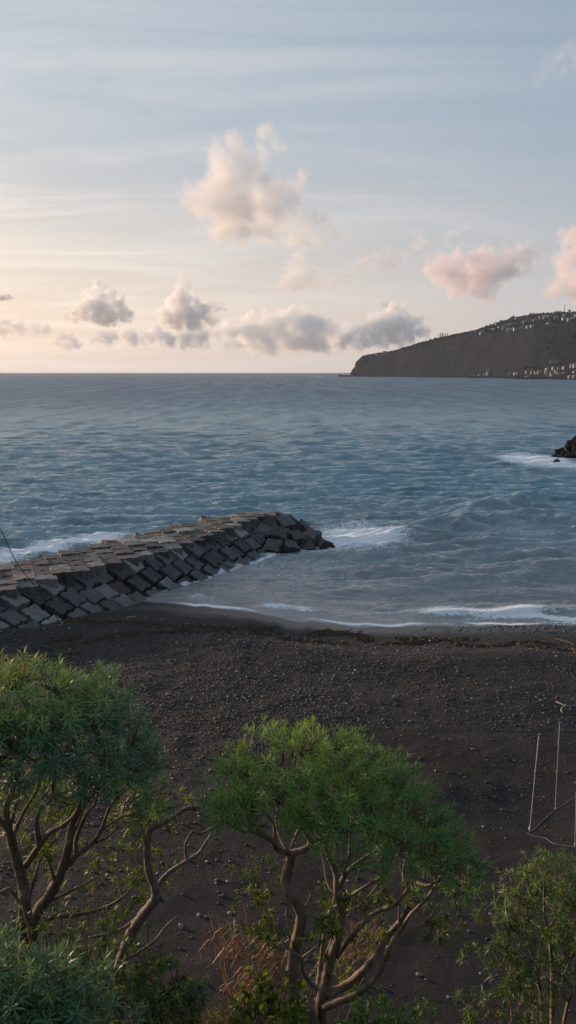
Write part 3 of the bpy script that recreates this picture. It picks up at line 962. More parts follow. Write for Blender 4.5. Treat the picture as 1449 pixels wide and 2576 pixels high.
def build_tree(name, label, cat, limbs, conv, y0, lobes, dens, leaf, bark, nleaf, L, W, seed, base, twig_r=.006, tr=1.0, group=None, zmin=-.25, inner=.35, jit=.5, sides=8, lo=18, hi=105):
    g = np.random.default_rng(seed)
    root = empty(name, base); tag(root, label, cat, group)
    tb = Tubes(); samples = []
    for pts, r0, r1, d0, d1 in limbs:
        n = len(pts)
        P = [at_y(*conv(*p), y0 + d0 + (d1 - d0) * (i / (n - 1)) + (0.05 * g.normal() if 0 < i < n - 1 else 0)) for i, p in enumerate(pts)]
        C = catmull(P, 6)
        tb.add(C, r0 * tr, r1 * tr, sides, .07)
        for i in range(len(C) // 3, len(C)): samples.append((C[i], C[i] - C[i - 1], r0 + (r1 - r0) * i / len(C)))
    SP = np.array([s[0] for s in samples])
    P, D = lobes_tufts(lobes, y0, dens, g, zmin, inner)
    # branchlets: cluster tufts, join clusters to the nearest limb, tufts to their cluster
    nc = max(4, len(P) // 7)
    cidx = g.choice(len(P), nc, replace=False)
    cpos = P[cidx] - D[cidx] / np.linalg.norm(D[cidx], axis=1)[:, None] * (L * 2.0)
    cbase = []
    for c in cpos:
        w = np.linalg.norm(SP - c, axis=1) + .35 * np.maximum(0, SP[:, 2] - c[2] + .05)
        j = int(np.argmin(w)); s = SP[j]; tn = samples[j][1]; tn = tn / max(np.linalg.norm(tn), 1e-6)
        l = np.linalg.norm(c - s)
        mid = s * .5 + c * .5 + tn * l * .12 + np.array([0, 0, -.12 * l]) + g.normal(0, .04 * l, 3)
        tb.add(catmull([s, mid, c], 4), min(samples[j][2] * .75, twig_r * 2.4 * tr), twig_r * 1.2, 5, .05)
        cbase.append((s, mid, c))
    for p, d in zip(P, D):
        j = int(np.argmin(np.linalg.norm(cpos - p, axis=1))); c = cpos[j]
        l = np.linalg.norm(p - c)
        if l > .9: continue
        mid = (p + c) / 2 - d / np.linalg.norm(d) * .12 * l + np.array([0, 0, -.06 * l])
        tb.add([c, mid, p], twig_r * 1.1, twig_r * .6, 4, cap=False)
    link('trunk', tb.mesh('trunk', base), bark, root)
    zz = P[:, 2]; lit_yg = np.clip(sstep(np.percentile(zz, 40), np.percentile(zz, 95), zz) * (.45 + .75 * g.random(len(P))) + .25 * (g.random(len(P)) < .12), 0, 1)  # tint climbs with tuft height: sunlit crown tops in colour, some young tufts
    link('crown', leaves_mesh('crown', P, D, nleaf, L, W, base, lit_yg, seed=seed, lo=lo, hi=hi), leaf, root)
    return root


def gz(x, y): return float(ground_z(np.array([x]), np.array([y]))[0][0])


c6 = lambda x, y: (471.7 + x * .5425, 1761 + y * .5425)
c5 = lambda x, y: (x * .3906, 1603.7 + y * .3906)
c7 = lambda x, y: (1069 + x * .3407, 1698 + y * .3407)

# --- middle tree
Y0 = 7.0
bc = at_y(*c6(600, 1500), Y0); bc[2] = gz(bc[0], bc[1])
mid_limbs = [
    ([(600, 1560), (560, 1450), (500, 1370), (480, 1300), (492, 1210), (500, 1140), (520, 1060), (525, 980), (475, 900), (455, 835), (472, 765), (480, 712)], .085, .052, 0, -.1),
    ([(480, 715), (415, 690), (388, 650), (300, 610), (240, 600), (170, 560)], .036, .014, -.1, -.5), ([(390, 655), (330, 600), (280, 545), (250, 480)], .024, .010, -.1, -.3),
    ([(400, 660), (400, 580), (340, 500), (300, 420)], .022, .009, -.1, .2), ([(480, 712), (550, 690), (570, 655), (540, 600), (530, 540), (530, 460), (560, 380)], .042, .016, -.1, 0),
    ([(572, 660), (670, 620), (760, 590), (850, 520), (930, 480)], .026, .010, -.1, .5), ([(540, 570), (490, 510), (430, 450), (380, 400)], .024, .010, 0, -.3),
    ([(540, 560), (640, 490), (720, 420), (760, 340)], .022, .009, 0, .2), ([(478, 700), (510, 610), (545, 540), (600, 430)], .020, .008, .1, .7), ([(470, 715), (430, 640), (410, 560), (430, 450)], .022, .009, 0, .5),
    ([(620, 1560), (622, 1400), (645, 1300), (660, 1220), (698, 1100), (715, 1000), (692, 900), (685, 800), (640, 690), (600, 610), (570, 480)], .078, .014, .1, .3),
    ([(716, 1010), (705, 880), (740, 800), (810, 740), (900, 680), (960, 600)], .040, .012, .2, .6), ([(722, 810), (750, 720), (755, 600), (770, 480)], .022, .009, .3, .1),
    ([(692, 905), (650, 850), (630, 740), (610, 640)], .020, .010, .2, .6), ([(705, 940), (800, 880), (900, 820), (960, 750), (1000, 650)], .022, .010, .2, -.2), ([(780, 970), (840, 910), (900, 840), (960, 790)], .014, .009, .3, .6),
    ([(605, 1330), (618, 1210), (645, 1020), (680, 930), (690, 820), (680, 700)], .032, .012, .25, .8), ([(640, 1200), (680, 1090), (700, 1000)], .03, .02, .1, .2),
    ([(640, 1370), (740, 1320), (830, 1240), (890, 1160), (930, 1090), (1000, 1010), (1045, 910), (1050, 840), (1075, 780), (1100, 680)], .055, .014, .05, .4),
    ([(630, 1430), (700, 1400), (790, 1360), (870, 1290), (920, 1200), (950, 1120), (985, 1075), (1030, 1000), (1100, 930), (1150, 860), (1200, 780)], .040, .012, -.1, -.3),
    ([(1000, 1090), (1090, 1040), (1130, 1000), (1180, 940)], .014, .008, -.2, -.4), ([(690, 1190), (740, 1120), (800, 1050), (880, 980), (960, 950), (1020, 880), (1050, 845), (1120, 860), (1190, 800), (1240, 730)], .038, .012, .1, -.2),
    ([(980, 1030), (985, 930), (1000, 840), (980, 760)], .014, .008, .2, .5), ([(1020, 880), (1000, 800), (1010, 700), (960, 560)], .016, .008, 0, .3), ([(1150, 870), (1250, 860), (1330, 840)], .012, .007, -.2, -.1),
    ([(600, 1340), (540, 1270), (525, 1195), (490, 1170), (440, 1120)], .028, .010, -.15, -.35), ([(525, 1198), (570, 1165), (610, 1130)], .012, .007, -.2, -.3),
    ([(470, 1120), (490, 1060), (495, 1000)], .012, .008, .1, .2), ([(475, 1110), (460, 1010), (455, 960)], .010, .006, .1, .2), ([(540, 960), (560, 930), (570, 900)], .01, .006, 0, .1),
]
mid_lobes = [(690, 1920, 120, 80, -.1, .7), (600, 1965, 80, 75, -.2, .6), (800, 1925, 120, 72, .1, .8), (905, 1955, 95, 75, .1, .8), (850, 2010, 140, 75, -.3, .7), (995, 2000, 85, 75, .2, .7), (1055, 2065, 85, 75, .2, .7),
             (1120, 2130, 75, 70, .1, .6), (1030, 2130, 100, 80, -.2, .6), (930, 2080, 110, 75, -.3, .6), (720, 2010, 110, 60, -.5, .4), (590, 2035, 75, 52, -.4, .4), (1150, 2180, 55, 50, 0, .5), (860, 1940, 200, 70, .8, .5)]
mid_lobes = [(a, b + 12) + tuple(r) for a, b, *r in mid_lobes]
build_tree('spreading_tree', 'twisted multi-stemmed tree with a domed green crown above the beach', 'tree', mid_limbs, c6, Y0, mid_lobes, 46, M['leaf'], M['bark'], 18, .118, .0092, 5, bc, zmin=.0, inner=.45, twig_r=.0065, tr=.86)
# sprouts on the lower limbs
def sprouts(parent, base, spots, y0, n, leaf, L, W, seed, rad=.10, nl=14):
    g = np.random.default_rng(seed); P = []; D = []
    for px, py, dy in spots:
        c = at_y(px, py, y0 + dy)
        for i in range(n):
            q = g.normal(0, 1, 3); P.append(c + q * rad); D.append(q + np.array([0, 0, .9]))
    link('leaf_tufts', leaves_mesh('leaf_tufts', np.array(P), np.array(D), nl, L, W, base, seed=seed), leaf, parent)


tree_mid = bpy.data.objects['spreading_tree']
sprouts(tree_mid, bc, [c6(*p) + (d,) for p, d in [((660, 1060), -.2), ((610, 1070), -.15), ((680, 1020), -.2), ((400, 1100), -.3), ((340, 1090), -.3), ((300, 1080), -.2), ((760, 940), .2), ((880, 1050), .3), ((870, 1090), .3), ((900, 900), .4),
     ((320, 900), .6), ((340, 850), .7), ((280, 830), .7), ((350, 950), .7), ((600, 900), .4), ((1170, 1000), -.3), ((1140, 1020), -.2), ((820, 930), .3), ((380, 800), .7), ((1060, 960), .2)]], Y0, 7, M['leaf_olive'], .10, .016, 9)

# --- left tree
Y1 = 7.4
bl = at_y(*c5(170, 2120), Y1); bl[2] = gz(bl[0], bl[1])
left_limbs = [
    ([(180, 2500), (170, 2150), (165, 1950), (160, 1750), (150, 1600), (120, 1480), (95, 1380), (60, 1250), (40, 1100), (90, 950), (120, 800)], .085, .02, 0, -.3),
    ([(190, 2200), (210, 1850), (330, 1640), (390, 1520), (440, 1350), (470, 1190), (560, 1050), (640, 920), (680, 780)], .075, .014, .05, .1), ([(390, 1510), (480, 1420), (492, 1300), (550, 1150), (620, 1050), (640, 850)], .032, .011, .05, .5),
    ([(430, 1455), (510, 1390), (600, 1320), (660, 1220), (700, 1110), (770, 1000), (860, 900)], .028, .010, .05, -.1), ([(180, 1690), (220, 1560), (260, 1430), (330, 1330), (390, 1260), (470, 1100)], .024, .010, .2, .7),
    ([(150, 1480), (180, 1450), (260, 1330), (320, 1260), (420, 1200), (500, 1110), (560, 930)], .040, .012, 0, -.2), ([(250, 1330), (240, 1150), (330, 1000), (350, 850), (330, 700)], .030, .011, -.05, -.3),
    ([(100, 1380), (90, 1280), (150, 1130), (250, 960), (280, 800)], .028, .011, -.1, .2), ([(60, 1250), (-60, 1100), (-150, 950), (-250, 800)], .030, .012, -.2, -.3), ([(60, 1260), (130, 960), (190, 860)], .02, .01, -.2, .3),
    ([(200, 1940), (330, 1810), (480, 1790), (650, 1750), (780, 1680), (860, 1600)], .030, .009, -.05, .3), ([(340, 1690), (480, 1620), (630, 1540)], .020, .008, .1, .4), ([(350, 1560), (310, 1430), (290, 1400)], .016, .009, 0, -.1),
    ([(440, 1330), (480, 1250), (540, 1100)], .018, .009, 0, .3), ([(660, 1230), (730, 1190), (800, 1150)], .012, .007, .05, .2), ([(620, 1320), (700, 1280), (760, 1210)], .012, .007, .1, .4),
    ([(0, 1640), (60, 1620), (120, 1700), (160, 1770), (190, 1900), (212, 2080), (230, 2300)], .013, .016, -.5, -.6),
]
left_lobes = [(70, 1755, 130, 100, -.1, .7), (-90, 1760, 140, 115, -.2, .7), (180, 1795, 125, 92, 0, .7), (275, 1850, 95, 82, .1, .6), (335, 1915, 75, 75, .1, .5), (375, 1985, 55, 50, .1, .4), (150, 1880, 150, 85, -.4, .5), (270, 1935, 110, 70, -.3, .5),
              (20, 1870, 130, 95, -.4, .5), (-120, 1880, 130, 95, -.4, .5), (90, 1950, 110, 45, -.3, .4), (230, 1730, 90, 60, .6, .5)]
left_lobes = [(a, b + 20) + tuple(r) for a, b, *r in left_lobes]
build_tree('spreading_tree', 'left-hand tree with dense blue-green crown running out of frame', 'tree', left_limbs, c5, Y1, left_lobes, 40, M['leaf_dark'], M['bark_dark'], 17, .14, .0115, 6, bl, zmin=-.1, inner=.45, twig_r=.0065)
tree_left = bpy.data.objects['spreading_tree.001']
sprouts(tree_left, bl, [c5(*p) + (d,) for p, d in [((520, 970), .8), ((430, 1060), .9), ((480, 1120), .9), ((900, 1060), .5), ((1000, 1080), .5), ((950, 1130), .5), ((1030, 1020), .5), ((560, 930), .8), ((100, 1040), .8), ((30, 1150), .8), ((220, 940), .8), ((370, 1000), .9), ((840, 1120), .6), ((180, 1320), .6), ((330, 1390), .5), ((30, 1020), .8)]], Y1, 9, M['leaf_yellow'], .12, .017, 10, .13)

# --- bare tree leaning between them
Y2 = 7.9
bb = at_y(*c5(790, 2150), Y2); bb[2] = gz(bb[0], bb[1])
bare_limbs = [
    ([(760, 2480), (770, 2150), (800, 2030), (850, 1900), (920, 1790), (995, 1690), (1000, 1610), (960, 1500), (948, 1360), (965, 1240), (1050, 1190), (1140, 1140), (1205, 1100), (1310, 1092)], .075, .020, 0, -.2),
    ([(1060, 1700), (1020, 1650), (1010, 1610), (1080, 1520), (1200, 1440), (1280, 1390), (1320, 1330), (1362, 1265)], .034, .014, -.05, .2), ([(1205, 1445), (1195, 1340), (1215, 1290), (1245, 1250), (1300, 1260), (1390, 1210)], .020, .011, .1, .2),
    ([(1240, 1100), (1238, 1050)], .012, .008, -.2, -.2), ([(1215, 1098), (1260, 1115), (1310, 1112)], .012, .009, -.2, -.2),
    ([(980, 1700), (900, 1800), (850, 1890), (800, 1990), (770, 2150)], .018, .022, .1, .1), ([(800, 2080), (870, 2040), (990, 1960), (1070, 1860), (1140, 1795)], .020, .010, 0, .3), ([(490, 1960), (590, 1930), (690, 1910), (800, 1870), (890, 1800)], .010, .020, -.2, 0),
    ([(890, 1800), (800, 1700), (760, 1600)], .012, .007, .1, .4),
]
g_ = np.random.default_rng(2)
root_b = empty('bare_tree', bb); tag(root_b, 'leaning tree with bare crooked limbs between the two leafy crowns', 'tree')
tb = Tubes()
for pts, r0, r1, d0, d1 in bare_limbs:
    n = len(pts)
    tb.add(catmull([at_y(*c5(*p), Y2 + d0 + (d1 - d0) * i / (n - 1)) for i, p in enumerate(pts)], 6), r0, r1, 9, .08)
link('trunk', tb.mesh('trunk', bb), M['bark_grey'], root_b)
sprouts(root_b, bb, [c5(*p) + (d,) for p, d in [((700, 1330), .6), ((760, 1400), .6), ((840, 1350), .5), ((700, 1480), .6), ((820, 1460), .6), ((900, 1440), .5), ((680, 1560), .6), ((900, 1560), .5), ((930, 1640), .4), ((1010, 1300), .5), ((840, 1620), .5), ((700, 1840), .3), ((780, 1760), .4), ((1100, 1450), .4), ((620, 1420), .7), ((520, 1720), .5), ((580, 1650), .5)]], Y2, 6, M['leaf_olive'], .09, .014, 12, .13)

# --- right tree
Y3 = 8.2
br = at_y(*c7(900, 2640), Y3); br[2] = gz(br[0], br[1])
right_limbs = [
    ([(880, 2900), (870, 2600), (862, 2400), (835, 2250), (815, 2120), (770, 2000), (740, 1850), (760, 1650), (760, 1500)], .030, .008, 0, .1), ([(850, 2850), (800, 2560), (782, 2380), (760, 2250), (650, 2100), (560, 2000), (480, 1980)], .022, .007, -.05, -.2),
    ([(930, 2850), (945, 2420), (942, 2200), (932, 2050), (912, 1890), (885, 1800), (880, 1650), (890, 1450)], .036, .009, .1, .1), ([(910, 1885), (960, 1800), (1000, 1730), (1060, 1600)], .02, .008, .1, .3), ([(905, 1870), (860, 1960), (840, 2050)], .014, .008, .1, 0),
    ([(980, 2850), (1045, 2480), (1080, 2360), (1130, 2280), (1180, 2100)], .028, .010, .1, .2), ([(1060, 2420), (1000, 2330), (930, 2260)], .012, .007, .1, .1), ([(945, 2300), (1000, 2230), (1050, 2160), (1120, 1900)], .016, .008, .1, .3),
    ([(790, 2060), (700, 1930), (600, 1840), (480, 1820), (420, 1800)], .012, .006, .1, .2), ([(600, 2700), (640, 2500), (620, 2380), (560, 2260)], .014, .007, -.2, -.3), ([(590, 2700), (480, 2480), (420, 2390), (340, 2420)], .012, .006, -.2, -.3),
    ([(760, 1700), (690, 1620), (640, 1560)], .010, .006, .1, .2),
]
right_lobes = [(c7(890, 1440) + (60, 42, 0, .35)), (c7(1060, 1520) + (55, 50, .1, .4)), (c7(720, 1560) + (50, 45, 0, .3)), (c7(600, 1740) + (50, 40, .1, .3)), (c7(850, 1750) + (75, 60, -.1, .4)), (c7(1080, 1800) + (60, 70, .2, .4)),
               (c7(640, 1950) + (40, 32, 0, .25)), (c7(500, 2010) + (36, 30, 0, .2)), (c7(620, 2180) + (58, 45, -.2, .3)), (c7(850, 2180) + (60, 55, -.2, .3)), (c7(1050, 2150) + (60, 60, 0, .3)), (c7(340, 2440) + (30, 26, -.3, .2)),
               (c7(390, 1790) + (26, 16, .1, .15)), (c7(560, 2400) + (50, 30, -.3, .2)), (c7(760, 2450) + (60, 40, -.2, .3)), (c7(290, 2080) + (16, 18, 0, .1)), (c7(900, 1330) + (16, 18, 0, .1)), (c7(1200, 1650) + (60, 80, .2, .4)), (c7(420, 2560) + (60, 20, -.3, .2))]
build_tree('slender_tree', 'slender open-crowned tree with thin stems at the right edge', 'tree', right_limbs, c7, Y3, right_lobes, 40, M['leaf_sage'], M['bark'], 14, .11, .0125, 8, br, zmin=-.8, inner=.6, twig_r=.004)

# ------------------------------------------------------------------ undergrowth on the hillside
def build_bush(name, label, cat, lobes, y0, dens, leaf, nleaf, L, W, seed, lo=15, hi=110, group=None, stemmat=None):
    g = np.random.default_rng(seed)
    P, D = lobes_tufts(lobes, y0, dens, g, -.6, .7)
    c = P.mean(0); base = np.array([c[0], c[1] + .1, gz(c[0], c[1] + .1)])
    root = empty(name, base); tag(root, label, cat, group)
    tb = Tubes()
    for p in P[::3]:
        b0 = base + np.array([g.normal(0, .12), g.normal(0, .12), -.05])
        tb.add(catmull([b0, (b0 + p) / 2 + g.normal(0, .05, 3), p], 3), .009, .003, 4, cap=False)
    link('stems', tb.mesh('stems', base), stemmat or M['bark_dark'], root)
    link('foliage', leaves_mesh('foliage', P, D, nleaf, L, W, base, g.random(len(P)) * .4, seed=seed, lo=lo, hi=hi), leaf, root)
    return root


build_bush('bush', 'dense blue-green bush with long narrow leaves in the bottom left corner', 'bush', [(70, 2480, 110, 70, 0, .45), (180, 2500, 80, 60, 0, .4), (-60, 2470, 110, 90, 0, .4), (110, 2570, 170, 70, -.2, .4), (10, 2560, 120, 70, -.2, .4)], 5.6, 62, M['leaf_dark'], 16, .13, .015, 14)
build_bush('bush', 'dark olive bush with loose leaves below the bare leaning tree', 'bush', [(330, 2440, 70, 55, 0, .4), (420, 2470, 70, 50, .1, .4), (360, 2540, 120, 50, -.2, .4), (460, 2530, 60, 55, 0, .3), (230, 2430, 60, 40, .2, .3)], 6.4, 52, M['leaf_sage'], 12, .085, .020, 15)
build_bush('bush', 'thin shadowed shrub at the foot of the left tree trunks', 'bush', [(150, 2340, 90, 70, .5, .4), (250, 2350, 60, 40, .6, .3), (60, 2330, 80, 60, .4, .3), (300, 2330, 50, 30, .5, .3)], 6.6, 22, M['leaf_sage'], 11, .08, .018, 19)
build_bush('bush', 'yellow-green broad-leaved bush at the foot of the twisted tree', 'bush', [(650, 2500, 45, 35, 0, .25), (700, 2520, 55, 42, -.1, .3), (660, 2560, 70, 35, -.1, .3), (730, 2560, 45, 30, -.1, .2)], 6.3, 46, M['leaf_yellow'], 9, .085, .045, 16)
build_bush('bush', 'low dark bush to the right of the twisted tree trunk', 'bush', [(960, 2545, 60, 30, 0, .3), (1030, 2560, 60, 28, 0, .3), (900, 2560, 50, 26, 0, .3), (1060, 2585, 60, 24, 0, .3)], 6.6, 44, M['leaf'], 9, .07, .03, 17)
build_bush('bush', 'small yellow-lit shrub seen behind the twisted trunks', 'bush', [(850, 2440, 50, 40, 0, .25), (900, 2400, 40, 26, 0, .2), (790, 2470, 30, 26, 0, .2)], 7.9, 26, M['leaf_yellow'], 10, .08, .02, 18)


def dry_grass(name, label, spots, y0, n, h, mat, seed, spread):
    g = np.random.default_rng(seed)
    cs = [at_y(px, py, y0 + dy) for px, py, dy in spots]
    c0 = np.mean(cs, 0); base = np.array([c0[0], c0[1], c0[2]])
    V = []; Q = []; T = []; k = 0
    for c in cs:
        for i in range(n):
            b = c + np.array([g.normal(0, spread), g.normal(0, spread), 0])
            b[2] = min(gz(b[0], b[1]) , c[2]) if abs(gz(b[0], b[1]) - c[2]) < .5 else c[2] - .25
            l = h * g.uniform(.5, 1.2); a = g.random() * 6.28; ln = g.uniform(.15, .8)
            d = np.array([math.cos(a) * ln, math.sin(a) * ln, 1.0]); w = np.array([-math.sin(a), math.cos(a), 0]) * .004
            m = b + d * l * .55; t = b + d * l * .9 + np.array([math.cos(a), math.sin(a), -.3]) * l * .25
            V += [b - w, b + w, m + w, m - w, t]; Q.append((k, k + 1, k + 2, k + 3)); T.append((k + 3, k + 2, k + 4)); k += 5
    me = mesh_np(name, np.array(V) - base, [Q, T]); attr(me, 'lit_young', np.zeros(len(V)))
    o = link(name, me, mat); o.location = base
    tag(o, label, 'dry grass', kind='stuff')


dry_grass('dry_grass', 'reddish dry grass behind the twisted tree trunk', [(600, 2370, .9), (650, 2400, .9), (620, 2440, .8), (700, 2420, .8), (580, 2330, 1.0), (680, 2360, 1.0), (640, 2460, .6), (720, 2480, .5), (880, 2360, .9), (930, 2340, 1.0)], 7.0, 75, .28, M['straw'], 31, .14)
dry_grass('tall_grass', 'yellow dry grass along the bottom edge between the bushes', [(560, 2560, 0), (600, 2570, 0), (530, 2550, .2), (500, 2570, 0), (640, 2590, -.2), (450, 2585, -.1)], 6.2, 110, .26, M['straw_yellow'], 32, .1)
dry_grass('pale_grass', 'pale yellowish grass tips above the left tree crown', [(10, 1665, .9), (40, 1670, .9), (80, 1680, .9), (-30, 1665, .9)], 8.0, 40, .35, M['straw_yellow'], 33, .12)

# ------------------------------------------------------------------ court poles, ropes, driftwood, cable
def pole(label, pb, pt, r):
    b = at_z(*pb, 2.45); b[2] = gz(b[0], b[1])
    b = at_z(*pb, b[2]); t = at_y(*pt, b[1] + .05)
    root = empty('pole', b); tag(root, label, 'pole', 'poles of the beach court')
    tb = Tubes(); tb.add([b - [0, 0, .3], b + (t - b) * .5, t], r, r * .9, 8); link('post', tb.mesh('post', b), M['pole'], root)
    tc = Tubes(); tc.add([t - [.05, 0, -.01], t + [.06, 0, .01]], r * 1.4, r * 1.4, 8); tc.add([t, t + [0, 0, .05]], r * 1.3, r * .9, 8)
    link('cap', tc.mesh('cap', b), M['pole'], root)
    tf = Tubes(); tf.add([b - [0, 0, .05], b + [0, 0, .07]], r * 2.6, r * 1.6, 8); link('footing', tf.mesh('footing', b), M['pole'], root)
    return b, t


b1, t1 = pole('shorter leaning white pole with a hooked top, left of the pair', (1333, 2084), (1356, 1848), .024)
b2, t2 = pole('thinner upright white pole, right of the pair on the sand', (1397, 2037), (1408, 1818), .018)
b3, t3 = pole('white pole cut by the right edge of the photo', (1447, 2124), (1450, 1995), .017)


def rope(label, pts, r=.012):
    P = []
    q = catmull([np.array([a, b, 0.0]) for a, b in pts], 16)
    for p in [(v[0], v[1]) for v in q]:
        a = at_z(*p, 2.45); a = at_z(*p, gz(a[0], a[1]) + .03); a[2] = gz(a[0], a[1]) + .004; P.append(a)
    tb = Tubes(); tb.add(P, r, r, 6); o = link('rope', tb.mesh('rope', P[0]), M['rope']); o.location = P[0]
    tag(o, label, 'rope')


rope('pale rope on the sand running from the left pole past the right pole', [(1326, 2088), (1350, 2075), (1370, 2060), (1390, 2043), (1415, 2026), (1449, 2004), (1500, 1975)])
rope('dark rope on the sand running from the left pole towards the near right', [(1326, 2088), (1345, 2095), (1370, 2101), (1395, 2116), (1420, 2122), (1449, 2128), (1500, 2140)])


def stick(name, label, cat, paths, mat, z=2.5):
    tb = Tubes(); org = None
    for pts, r0, r1 in paths:
        P = []
        for p, h in pts:
            a = at_z(*p, z); a = at_z(*p, gz(a[0], a[1]) + h); P.append(a)
        if org is None: org = P[0]
        tb.add(catmull(P, 5), r0, r1, 7, .1)
    o = link(name, tb.mesh(name, org), mat); o.location = org
    tag(o, label, cat)


stick('driftwood', 'pale forked driftwood branch lying on the sand above the poles', 'driftwood', [([((1399, 1765), .05), ((1410, 1770), .12), ((1424, 1776), .15)], .03, .02), ([((1414, 1792), .02), ((1412, 1783), .07), ((1424, 1772), .14)], .04, .03), ([((1424, 1776), .06), ((1449, 1775), .05)], .022, .016)], M['driftwood'])
stick('driftwood', 'short bleached plank lying on the dark sand by the breakwater foot', 'driftwood', [([((318, 1555), .06), ((328, 1554), .08), ((341, 1553), .06)], .11, .09)], M['driftwood'], .5)
stick('stick', 'thin reddish stick on the sand right of the twisted tree', 'stick', [([((1042, 2490), .1), ((1062, 2478), .2), ((1086, 2462), .3)], .012, .008)], M['straw'])

for pts, lb in [([((1395, 1606), .05), ((1420, 1612), .08), ((1446, 1622), .05)], 'long brown stick washed up at the right below the foam'), ([((1330, 1618), .04), ((1352, 1611), .07), ((1372, 1609), .04)], 'short brown stick in the seaweed line at the right'),
                ([((1408, 1636), .05), ((1430, 1630), .08), ((1449, 1637), .05)], 'bent brown stick nearer than the long washed-up one'), ([((1040, 1596), .04), ((1062, 1601), .07), ((1086, 1600), .04)], 'brown stick in the middle of the seaweed line')]:
    stick('driftwood', lb, 'driftwood', [(pts, .045, .03)], M['wrack_wood'], 1.2)
# cable strung from upper left down to the left tree
ca = [at_y(-60, 1240, 5.2), at_y(0, 1330, 5.6), at_y(45, 1420, 6.0), at_y(100, 1490, 6.4), at_y(165, 1590, 6.8), at_y(225, 1690, 7.2), at_y(295, 1800, 7.6)]
tb = Tubes(); tb.add(catmull(ca, 6), .0034, .0026, 6)
o = link('cable', tb.mesh('cable', ca[0]), M['cable']); o.location = ca[0]
tag(o, 'thin dark cable sloping down from the left edge across the breakwater', 'cable')

# ------------------------------------------------------------------ headland
HX = np.array([880, 893, 897, 910, 940, 990, 1050, 1100, 1140, 1190, 1240, 1290, 1340, 1400, 1449, 1520, 1650, 1800, 2100])
H_COAST = np.interp(HX, [893, 1000, 1140, 1250, 1330, 1449, 1650, 2100], [3500, 3300, 2950, 2600, 2300, 2050, 1800, 1500])
H_EDGE_PY = np.interp(HX, [880, 893, 897, 910, 940, 1000, 1080, 1140, 1190, 1260, 1340, 1400, 1449, 1520, 1650, 2100], [944, 928, 914, 901, 895, 884, 864, 850, 840, 832, 828, 818, 806, 796, 780, 760])
H_RIDGE_PY = np.interp(HX, [880, 893, 897, 910, 940, 990, 1050, 1090, 1130, 1190, 1230, 1280, 1330, 1400, 1449, 1520, 1650, 2100], [943, 925, 909, 897, 891, 884, 865, 852, 844, 832, 816, 799, 790, 785, 786, 784, 780, 770])


def py_to_h(py, d):   # height of a point at distance d seen at picture row py (display px)
    v = py * 1024 / 2576; yd = (v - 512) / F
    return ZC - d * (math.sin(PITCH) + yd * math.cos(PITCH)) / (math.cos(PITCH) - yd * math.sin(PITCH))


HEAD = {}
def build_headland():
    cx = np.concatenate([np.linspace(880, 900, 14)[:-1], np.linspace(900, 1500, 330)[:-1], np.linspace(1500, 2100, 80)])
    dc = np.interp(cx, HX, H_COAST); ep = np.interp(cx, HX, H_EDGE_PY); rp = np.interp(cx, HX, H_RIDGE_PY)
    # sky-line roughness: shrubs and trees
    flat = np.interp(cx, [1140, 1200, 1300, 1449], [30, 60, 170, 260])         # width of the coastal shelf
    flat = np.interp(cx, [880, 1140, 1200, 1300, 1449], [22, 30, 60, 170, 260])
    edge_run = np.interp(cx, [880, 900, 1100, 1300, 1449, 2100], [20, 45, 90, 130, 150, 150])
    ridge_run = np.interp(cx, [880, 900, 1100, 1300, 1449, 2100], [60, 110, 300, 620, 760, 760])
    T = np.concatenate([np.linspace(-.06, 0, 4)[:-1], np.linspace(0, .12, 10)[:-1], np.linspace(.12, .6, 60)[:-1], np.linspace(.6, 1, 50)[:-1], np.linspace(1, 1.5, 14)])
    rows = []
    for t in T:
        d_edge = dc + flat + edge_run; d_ridge = dc + flat + ridge_run
        he = py_to_h(ep, d_edge); hr = py_to_h(rp, d_ridge)
        hs = np.interp(cx, [880, 1100, 1250, 1330, 1449, 2100], [4, 5, 7, 12, 22, 24])   # top of the coastal shelf
        hs = np.minimum(hs, he * .4)
        if t < 0: d = dc + t * 400; h = np.full_like(cx, t * 60)
        elif t < .12: k = t / .12; d = dc + flat * k; h = hs * k ** .6
        elif t < .6:
            k = (t - .12) / .48; d = dc + flat + edge_run * k; h = hs + (he - hs) * (k * .75 + .25 * k * k)
        elif t <= 1:
            k = (t - .6) / .4; d = d_edge + (d_ridge - d_edge) * k; h = he + (hr - he) * k
        else:
            k = (t - 1) / .5; d = d_ridge + 700 * k; h = hr - hr * .8 * k ** 1.3
        X = d * np.array([(ray(c, 936)[0]) / ray(c, 936)[1] for c in cx])
        cl = np.clip((t - .1) / .1, 0, 1) * np.clip((1.02 - t) / .25, 0, 1)
        n1 = fbm(X / 75, h / 70, d / 300, oct=5, seed=91); n2 = fbm(X / 20, h / 16, d / 60, oct=4, seed=93)
        d2 = d + cl * (n1 * 34 + n2 * 11) * np.clip(he / 60, .2, 1)
        h2 = h + (cl * n2 * 4.0 + (2.2 * np.maximum(0, fbm(X / 9, d / 60, oct=3, seed=95)) if .3 < t <= 1.001 else 0)) * np.clip(he / 60, .2, 1)
        rows.append(np.stack([X, d2, h2], -1))
    G = np.array(rows)
    me = mesh_np('headland', G.reshape(-1, 3), [grid_faces(len(T), len(cx))])
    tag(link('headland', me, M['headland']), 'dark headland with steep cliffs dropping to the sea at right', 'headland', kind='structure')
    HEAD['G'] = G; HEAD['cx'] = cx; HEAD['T'] = T


build_headland()


